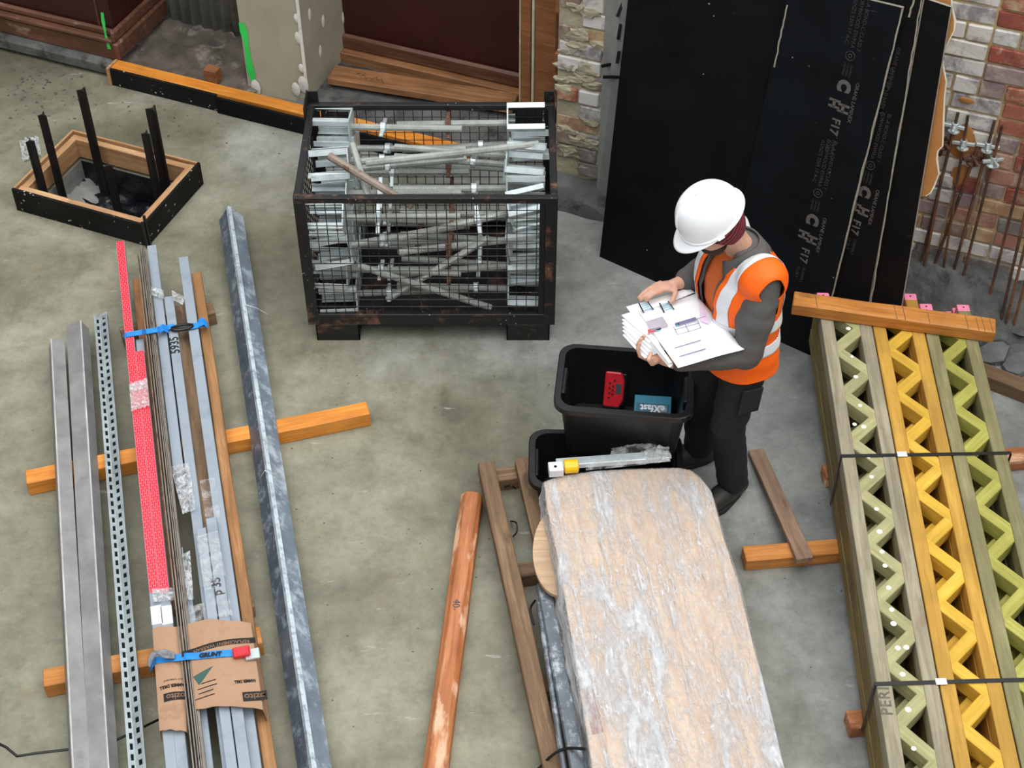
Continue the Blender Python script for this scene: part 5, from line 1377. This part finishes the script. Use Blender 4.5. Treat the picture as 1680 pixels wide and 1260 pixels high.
def remesh(m, name, mat, parent, voxel, smooth=4, fold=0.0, fscale=9.0, sub=0):
    o = m.build(name, mat, None, Matrix(), world=False)
    md = o.modifiers.new('r', 'REMESH'); md.mode = 'VOXEL'; md.voxel_size = voxel; md.use_smooth_shade = True
    if smooth: sm = o.modifiers.new('s', 'SMOOTH'); sm.factor = .5; sm.iterations = smooth
    evaluated(o)
    me = o.data
    if fold:
        nrm = [v.normal.copy() for v in me.vertices]
        for v, n in zip(me.vertices, nrm):
            c = v.co; w = 1-abs(2*abs(mnoise.noise((c.x*fscale, c.y*fscale, c.z*fscale*1.6)))-.35)
            v.co = c + n*(fold*mnoise.noise((c.x*fscale+3, c.y*fscale, c.z*fscale*1.9))+fold*.8*w*mnoise.noise((c.x*fscale*.5, c.y*fscale*.5, c.z*fscale*2.6)))
    return o
def adopt(o, parent):
    """move a world-space mesh object under the person"""
    I = WM[parent.name].inverted(); o.data.transform(I); COL.objects.unlink(o); link(o, parent, WM[parent.name].copy())
    o.data.polygons.foreach_set('use_smooth', [True]*len(o.data.polygons)); o.data.update(); return o
def cut(o, co, no):
    """keep the side the normal points away from"""
    bm = bmesh.new(); bm.from_mesh(o.data); bmesh.ops.bisect_plane(bm, geom=bm.verts[:]+bm.edges[:]+bm.faces[:], plane_co=co, plane_no=no, clear_outer=True); bm.to_mesh(o.data); bm.free()
person = thing('person', PRt, 'man in white helmet and orange vest reading papers by the black tubs', 'person', rotz=math.atan2(PF.y, PF.x))

# joints
sL, sR = PL(.03, .175, 1.385), PL(.03, -.175, 1.385); eL = PL(.10, .215, 1.06); wL = PL(.385, .14, 1.03); eR = PL(-.01, -.25, 1.12); wR = at(1114, 464, 1.15)
hL, hR = PL(0, .09, .90), PL(0, -.09, .90); kL, kR = PL(.055, .10, .49), PL(.07, -.115, .49); aL, aR = PL(.0, .115, .10), PL(.04, -.14, .10)
HC = PL(.18, 0, 1.592); tiltH = math.radians(34)
HF = (PF*math.cos(tiltH)-V(0,0,1)*math.sin(tiltH)).normalized(); HL = PLt; HU = HF.cross(HL)*1.0
if HU.z < 0: HU = -HU
def HP(f, l, u): return HC+HF*f+HL*l+HU*u
# --- body: one continuous surface from head to ankles
b = MB()
loft(b, [(.80, 0, .09, .14, 0), (.90, 0, .105, .155, 0), (1.02, .01, .10, .145, 0), (1.15, .03, .11, .155, 0), (1.28, .035, .115, .165, 0), (1.37, .03, .085, .165, 0), (1.42, .03, .06, .09, 0)])
limb(b, [PL(.035, 0, 1.40), PL(.09, 0, 1.49), HP(-.03, 0, -.06)], [.062, .056, .058])
ell(b, HP(0, 0, .03), HF, HL, HU, .096, .076, .098); ell(b, HP(.035, 0, -.045), HF, HL, HU, .066, .058, .072); ell(b, HP(.055, 0, -.095), HF, HL, HU, .036, .036, .03)
limb(b, [HP(.092, 0, .015), HP(.112, 0, -.022)], [.010, .015], 8); ell(b, HP(.095, 0, -.052), HF, HL, HU, .012, .024, .008, 2); ell(b, HP(.09, 0, -.066), HF, HL, HU, .012, .02, .007, 2)
for s_ in (-1, 1):
    ell(b, HP(-.01, s_*.078, -.005), HF, HL, HU, .02, .010, .032, 2); ell(b, HP(.085, s_*.032, .028), HF, HL, HU, .012, .022, .008, 2)
limb(b, [PL(.02, .08, 1.36), sL, eL, wL], [.06, .056, .044, .029]); limb(b, [PL(.02, -.08, 1.36), sR, eR, wR], [.06, .056, .044, .029])
limb(b, [hL, kL, aL], [.085, .058, .042]); limb(b, [hR, kR, aR], [.085, .058, .042])
for a_, d_ in ((aL, V(-.72, -.69, 0)), (aR, V(-.97, -.24, 0))): limb(b, [a_+V(0,0,-.055)-d_*.04, a_+d_*.10+V(0,0,-.06), a_+d_*.17+V(0,0,-.07)], [.036, .036, .026])
def fingers(wrist, palm, chains, thumb, pr=(.042, .036, .017), nrm=V(0,0,1)):
    d = (palm-wrist).normalized(); s = nrm.cross(d).normalized(); u = d.cross(s)
    limb(b, [wrist, wrist.lerp(palm, .55)], [.028, .026], 10); ell(b, palm, d, s, u, pr[0], pr[1], pr[2], 3)
    for ch in chains:
        limb(b, [palm.lerp(ch[0], .45)]+ch, [.0115, .0110]+[.0098-.0009*i for i in range(len(ch)-1)], 8)
    limb(b, thumb, [.014, .0125, .011, .0095][:len(thumb)], 8)
# right hand spread flat on the page
pz = 1.145
palmR = at(1096, 470, pz+.018)
fingers(wR, palmR, [[at(1083, 479, pz+.022), at(1073, 482, pz+.03), at(1065, 488, pz+.018), at(1061, 493, pz+.004)],
                    [at(1080, 474, pz+.024), at(1067, 478, pz+.034), at(1057, 486, pz+.02), at(1051, 492, pz+.004)],
                    [at(1080, 469, pz+.022), at(1068, 472, pz+.032), at(1056, 480, pz+.02), at(1048, 488, pz+.004)],
                    [at(1083, 464, pz+.018), at(1073, 468, pz+.026), at(1063, 474, pz+.016), at(1055, 480, pz+.004)]],
        [at(1107, 470, pz+.015), at(1108, 481, pz+.02), at(1105, 490, pz+.014), at(1101, 496, pz+.004)])
# left hand gripping the lower left corner from below
qz = 1.075
palmL = at(1073, 585, qz-.012)
fingers(wL, palmL, [[at(1060, 588, qz-.01), at(1050, 584, qz+.0), at(1046, 573, qz+.035), at(1050, 563, qz+.062)],
                    [at(1060, 581, qz-.012), at(1050, 575, qz-.002), at(1046, 565, qz+.034), at(1052, 556, qz+.06)],
                    [at(1062, 575, qz-.014), at(1054, 567, qz-.004), at(1051, 557, qz+.03), at(1057, 551, qz+.055)],
                    [at(1067, 571, qz-.018), at(1061, 562, qz-.008), at(1059, 553, qz+.02), at(1064, 549, qz+.045)]],
        [at(1078, 592, qz-.01), at(1070, 596, qz+.008), at(1064, 590, qz+.04), at(1068, 580, qz+.055)])
body = adopt(remesh(b, 'body', M_skin, person, .0052, 2), person)
# beard and brows
m = MB(); ell(m, HP(.05, 0, -.088), HF, HL, HU, .05, .056, .042, 3); ell(m, HP(.085, 0, -.075), HF, HL, HU, .026, .034, .03, 2)
m.build('beard', M_beard, person, smooth=True)
for s_ in (-1, 1):
    m = MB(); ell(m, HP(.092, s_*.032, .012), HF, HL, HU, .009, .012, .007, 2); m.build('eye', M_filler, person, smooth=True)
# --- trousers and boots
t_ = MB()
loft(t_, [(.78, 0, .105, .165, 0), (.90, 0, .125, .175, 0), (1.0, .005, .12, .165, 0)])
limb(t_, [hL, hL.lerp(kL, .5), kL, kL.lerp(aL, .5), aL+V(0,0,.02)], [.104, .092, .078, .076, .074], 18); limb(t_, [hR, hR.lerp(kR, .5), kR, kR.lerp(aR, .5), aR+V(0,0,.02)], [.104, .092, .078, .076, .074], 18)
adopt(remesh(t_, 'trousers', M_trouser, person, .011, 5, .006, 8), person)
# cargo pocket and knee seam
m = MB(); c = hL.lerp(kL, .45); q = PLt*.10; m.obox(c+q+V(0,0,.07)+PF*-.01, c+q+V(0,0,-.07)+PF*-.0, .10, .012, PLt); m.build('cargo_pocket', M_trouser, person, bevel=.004)
for a_, d_ in ((aL, V(-.72, -.69, 0)), (aR, V(-.97, -.24, 0))):
    k = MB(); limb(k, [a_+V(0,0,.05), a_+V(0,0,-.03)-d_*.02], [.062, .056]); limb(k, [a_+V(0,0,-.048)-d_*.055, a_+d_*.07+V(0,0,-.042), a_+d_*.17+V(0,0,-.056)], [.05, .054, .043])
    o = remesh(k, 'boot', M_boot, person, .009, 3); cut(o, V(0,0,.018), V(0,0,-1)); adopt(o, person)
    m = MB(); s = V(0,0,1).cross(d_); n = 14; ring = []
    for i in range(n):
        a = 2*math.pi*i/n; f_ = .06+.15*math.cos(a); ring.append(Vector((a_.x, a_.y, 0))+d_*f_+s*(.05+.008*(f_ > .08))*math.sin(a))
    m.add(ring+[p+V(0,0,.03) for p in ring], [tuple(reversed(range(n))), tuple(range(n, 2*n))]+[(i, (i+1) % n, n+(i+1) % n, n+i) for i in range(n)]); m.build('sole', M_sole, person, bevel=.004)
# --- shirt, fleece, vest
def torso(off, hem, topz=1.44):
    g = off
    return [(hem, .005, .135+g, .185+g, 0), (.95, .01, .13+g, .178+g, 0), (1.05, .015, .122+g, .168+g, 0), (1.16, .03, .13+g, .175+g, 0), (1.27, .035, .132+g, .185+g, 0), (1.345, .03, .112+g, .185+g, 0), (1.40, .03, .085+g*.8, .15+g, 0), (topz, .035, .062+g*.5, .085+g*.4, 0)]
sh = MB(); loft(sh, torso(.0, .90, 1.43)); o = remesh(sh, 'shirt', M_shirt, person, .012, 3, .004, 9); adopt(o, person)
def front_open(o, w0, z_lo, z_hi):
    """cut a vertical front opening of half width w0 above z_lo"""
    bm = bmesh.new(); bm.from_mesh(o.data)
    for no, l in ((PLt, w0), (PLt, -w0)): bmesh.ops.bisect_plane(bm, geom=bm.verts[:]+bm.edges[:]+bm.faces[:], plane_co=PL(0, l, 0), plane_no=no)
    bmesh.ops.bisect_plane(bm, geom=bm.verts[:]+bm.edges[:]+bm.faces[:], plane_co=V(0,0,z_lo), plane_no=V(0,0,1))
    dele = []
    for f in bm.faces:
        c = f.calc_center_median(); q = c-PRt
        if abs(q.dot(PLt)) < w0-1e-4 and q.dot(PF) > .05 and c.z > z_lo: dele.append(f)
    bmesh.ops.delete(bm, geom=dele, context='FACES'); bm.to_mesh(o.data); bm.free()
def neck_hole(o):
    bm = bmesh.new(); bm.from_mesh(o.data)
    for l in (.10, -.10): bmesh.ops.bisect_plane(bm, geom=bm.verts[:]+bm.edges[:]+bm.faces[:], plane_co=PL(0, l, 0), plane_no=PLt)
    bmesh.ops.bisect_plane(bm, geom=bm.verts[:]+bm.edges[:]+bm.faces[:], plane_co=V(0,0,1.415), plane_no=V(0,0,1))
    bmesh.ops.delete(bm, geom=[f for f in bm.faces if abs((f.calc_center_median()-PRt).dot(PLt)) < .0999 and f.calc_center_median().z > 1.415], context='FACES'); bm.to_mesh(o.data); bm.free()
jk = MB(); loft(jk, torso(.013, .86, 1.46))
limb(jk, [PL(.03, .11, 1.37), sL+V(0,0,-.005), sL.lerp(eL, .5)+PLt*.012, eL+PLt*.008, eL.lerp(wL, .5), wL+(eL-wL)*.10], [.066, .070, .074, .068, .054, .042], 18)
limb(jk, [PL(.03, -.11, 1.37), sR+V(0,0,-.005), sR.lerp(eR, .5), eR, eR.lerp(wR, .5), wR+(eR-wR)*.16], [.066, .070, .074, .068, .058, .046], 18)
o = remesh(jk, 'fleece_jacket', M_jacket, person, .0095, 5, .008, 8); front_open(o, .055, 1.08, 1.6)
md = o.modifiers.new('t', 'SOLIDIFY'); md.thickness = .006; md.offset = 1; adopt(o, person)
# collar standing round the neck
def collar(u, v):
    a = math.radians(34+u*292); r = .118-.030*v; fr = max(0, math.cos(a)); return PL(.045+r*1.1*math.cos(a)+.03*v, r*1.0*math.sin(a), 1.395+.085*v-.075*fr*(1-v*.15))
MB().grid(collar, 30, 5).build('collar', M_jacket, person, smooth=True, thick=.008)
m = MB(); a = PL(.155, .06, 1.30); m.obox(a, a+V(0,0,.03)+PF*-.004, .012, .004, PF); m.build('zip_pull', M_galv, person)
vt = MB(); loft(vt, torso(.030, .82, 1.455)); ell(vt, sL+V(0,0,-.005)-PLt*.01, PF, PLt, V(0,0,1), .108, .100, .104, 3); ell(vt, sR+V(0,0,-.005)+PLt*.01, PF, PLt, V(0,0,1), .108, .100, .104, 3)
v_ = remesh(vt, 'vest_shell', M_vest, person, .0095, 5, .007, 8)
cut(v_, V(0,0,.838), V(0,0,-1)); neck_hole(v_)
cut(v_, PL(0, .246, 1.1), PLt); cut(v_, PL(0, -.246, 1.1), -PLt)
# round armholes: remove what lies around the sleeve below the shoulder
def armhole(o, S_, sgn):
    bm = bmesh.new(); bm.from_mesh(o.data); dele = []
    for f in bm.faces:
        c = f.calc_center_median(); q = c-S_; f_ = (c-PRt).dot(PF)-.04; z_ = c.z-1.225
        if sgn*(c-PRt).dot(PLt) > .15 and (f_/.088)**2+(z_/.125)**2 < 1: dele.append(f)
    bmesh.ops.delete(bm, geom=dele, context='FACES'); bm.to_mesh(o.data); bm.free()
armhole(v_, sL, 1); armhole(v_, sR, -1); front_open(v_, .075, .80, 1.7)
def band(planes, push=.0035, name='reflective_band'):
    me = v_.data.copy(); o = bpy.data.objects.new(name, me); COL.objects.link(o); me.materials.clear(); me.materials.append(M_refl)
    for co, no in planes: cut(o, co, no)
    ns = [v.normal.copy() for v in me.vertices]
    for v, n in zip(me.vertices, ns): v.co += n*push
    md = o.modifiers.new('t', 'SOLIDIFY'); md.thickness = .002; adopt(o, person); return o
band([(V(0,0,.975), V(0,0,-1)), (V(0,0,1.03), V(0,0,1))]); band([(V(0,0,1.10), V(0,0,-1)), (V(0,0,1.155), V(0,0,1))])
for s_ in (1, -1):
    band([(PL(0, s_*.098, 0), PLt*-s_), (PL(0, s_*.152, 0), PLt*s_), (V(0,0,1.155), V(0,0,-1))], .004)
md = v_.modifiers.new('t', 'SOLIDIFY'); md.thickness = .004; md.offset = -1
adopt(v_, person); v_.name = 'hi_vis_vest'
# --- beanie and helmet
m = MB(); ell(m, HP(-.008, 0, .0), HF, HL, HU, .110, .091, .150, 4); o = m.build('beanie', M_beanie, None, Matrix(), world=False); cut(o, HP(0, 0, -.075), -HU+HF*.2); cut(o, HP(.062, 0, .012), HF*.8-HU*.6); adopt(o, person)
hm = person
def dome(u, v):
    a = 2*math.pi*u; h_ = .152*math.sin(v*math.pi/2); c = math.cos(v*math.pi/2)**.62
    rf, rl = .138, .112; bulge = 1+.035*math.exp(-((math.sin(a))/.22)**2)*(1 if v > .15 else 0)
    return HP(-.008+rf*c*math.cos(a), rl*c*math.sin(a), .046+h_*bulge)
hel = MB().grid(dome, 56, 22, True).build('helmet', M_helmet, person, smooth=True, thick=.004)
def peak(u, v):
    a = math.radians(-78+156*u); r1 = 1+v*.42*max(0, math.cos(a))**.7; c = .98
    return HP(-.008+.138*c*math.cos(a)*r1, .112*c*math.sin(a)*(1+v*.10), .048-.022*v*max(0, math.cos(a)))
MB().grid(peak, 34, 8).build('peak', M_helmet, hel, smooth=True, thick=.004)
m = MB(); pts = []
for i in range(40): a = 2*math.pi*i/40; pts.append(HP(-.008+.142*math.cos(a), .1155*math.sin(a), .048))
m.tube(pts, .006, 6, closed=True); m.build('rim', M_helmet, hel, smooth=True)
for s_ in (0,):
    m = MB(); pts = []
    for i in range(17):
        v = .30+.70*i/16*1.0; h_ = .152*math.sin(v*math.pi/2); c = math.cos(v*math.pi/2)**.62; pts.append(HP(-.008+.140*c, s_*(1 if i < 15 else .6), .049+h_*(1.03)))
    m.tube(pts, .006, 6); m.build('ridge', M_helmet, hel, smooth=True)
# helmet harness clip on the left
m = MB(); m.obox(HP(.03, .114, .046), HP(.0, .118, .046), .022, .01, HU); m.build('slot_clip', M_helmet, hel, bevel=.003)

# ------------------------------------------------------------------ papers in his hands
M_paper = plain('white_paper', srgb(248,248,250), .7, 0, .01, 3); M_pline = plain('grey_blue_print', srgb(120,116,150), .7); M_pgrey = plain('grey_print_block', srgb(168,162,172), .7)
M_pteal = plain('teal_print', srgb(90,170,186), .7); M_pred = plain('red_print', srgb(186,70,74), .7); M_ppink = plain('pink_print', srgb(232,206,236), .7)
ppz = 1.12
c1, c2, c3, c4_ = at(1024, 514, ppz), at(1140, 481, ppz), at(1221, 576, ppz), at(1112, 607, ppz)
pp = thing('paper_set', at(1112, 545, ppz), 'open set of white printed drawings in the man\'s hands', 'papers')
def page(a, b, c, d, dz, seed, name='page', curl=.01, mat=M_paper):
    def fn(u, v):
        p = a.lerp(b, u).lerp(d.lerp(c, u), v); return p+V(0, 0, dz+curl*mnoise.noise((u*1.7+seed, v*1.7, seed))+.016*math.sin(math.pi*u)*math.sin(math.pi*v)*0)
    return MB().grid(fn, 12, 12).build(name, mat, pp, smooth=True, thick=.0006)
L4 = at(1078, 560, ppz); 
for k in range(6):
    o_ = V(-.004*k, -.006*k, 0); page(at(1019+k*2, 517+k*3, ppz)+o_, c2+o_*.5, at(1178, 527, ppz)+o_*.3, at(1076-k*2, 566+k, ppz)+o_, -.006*k, k*.7, curl=.006)
page(at(1027, 505, ppz), at(1130, 474, ppz), c2, at(1040, 522, ppz), .006, 31, curl=.004)
big = page(at(1047, 515, ppz), at(1143, 489, ppz), c3, c4_, .012, 12, curl=.012)
# curled lower left corner
def curl_(u, v):
    a = at(1072, 562, ppz); bb = at(1110, 606, ppz); d = (bb-a); q = V(0,0,1).cross(d).normalized(); p = a+d*(u*.9+.05); ang = v*math.pi*1.1; r = .022*(1-.4*u)
    return p+q*(-.03+r*math.sin(ang)*1.1)+V(0,0,.016+r*(1-math.cos(ang)))
MB().grid(curl_, 10, 10).build('curled_corner', M_paper, pp, smooth=True, thick=.0006)
def pprint(corners, mat, dz=.022, name='print_block'):
    ps = [at(x, y, ppz+dz) for x, y in corners]; m = MB(); m.add(ps, [tuple(range(len(ps)))]); return m.build(name, mat, pp)
pprint([(1060, 527), (1087, 519), (1097, 535), (1068, 543)], M_pgrey); pprint([(1062, 541), (1084, 536), (1085, 540), (1064, 547)], M_pred); pprint([(1075, 541), (1084, 537), (1085, 541), (1077, 544)], M_pteal)
pprint([(1107, 530), (1141, 520), (1143, 525), (1109, 535)], M_pline); pprint([(1107, 531), (1114, 529), (1115, 534), (1109, 535)], M_pteal)
def pline(a, b, w=.0025, mat=M_pline):
    A, B = at(*a, ppz+.022), at(*b, ppz+.022); m = MB(); m.obox(A, B, w, .0006); return m.build('print_line', mat, pp)
for a, b in (((1105, 536), (1112, 549)), ((1112, 549), (1150, 538)), ((1143, 522), (1150, 538)), ((1124, 532), (1130, 544)), ((1107, 541), (1147, 530)), ((1140, 524), (1158, 519))): pline(a, b)
pline((1107, 571), (1150, 558), .005); pline((1115, 585), (1158, 572), .006); pprint([(1148, 498), (1160, 520), (1164, 532), (1150, 527)], M_ppink)
for x in (1048, 1082):
    a, b, c, d = (x, 497), (x+14, 494), (x+24, 508), (x+8, 513); pline(a, d, .006, M_ink); pline(b, c, .005, M_ink); 
    for i in range(4): pline((x+3+2*i, 500+3*i), (x+16+2*i, 496+3*i), .0035, M_pteal)
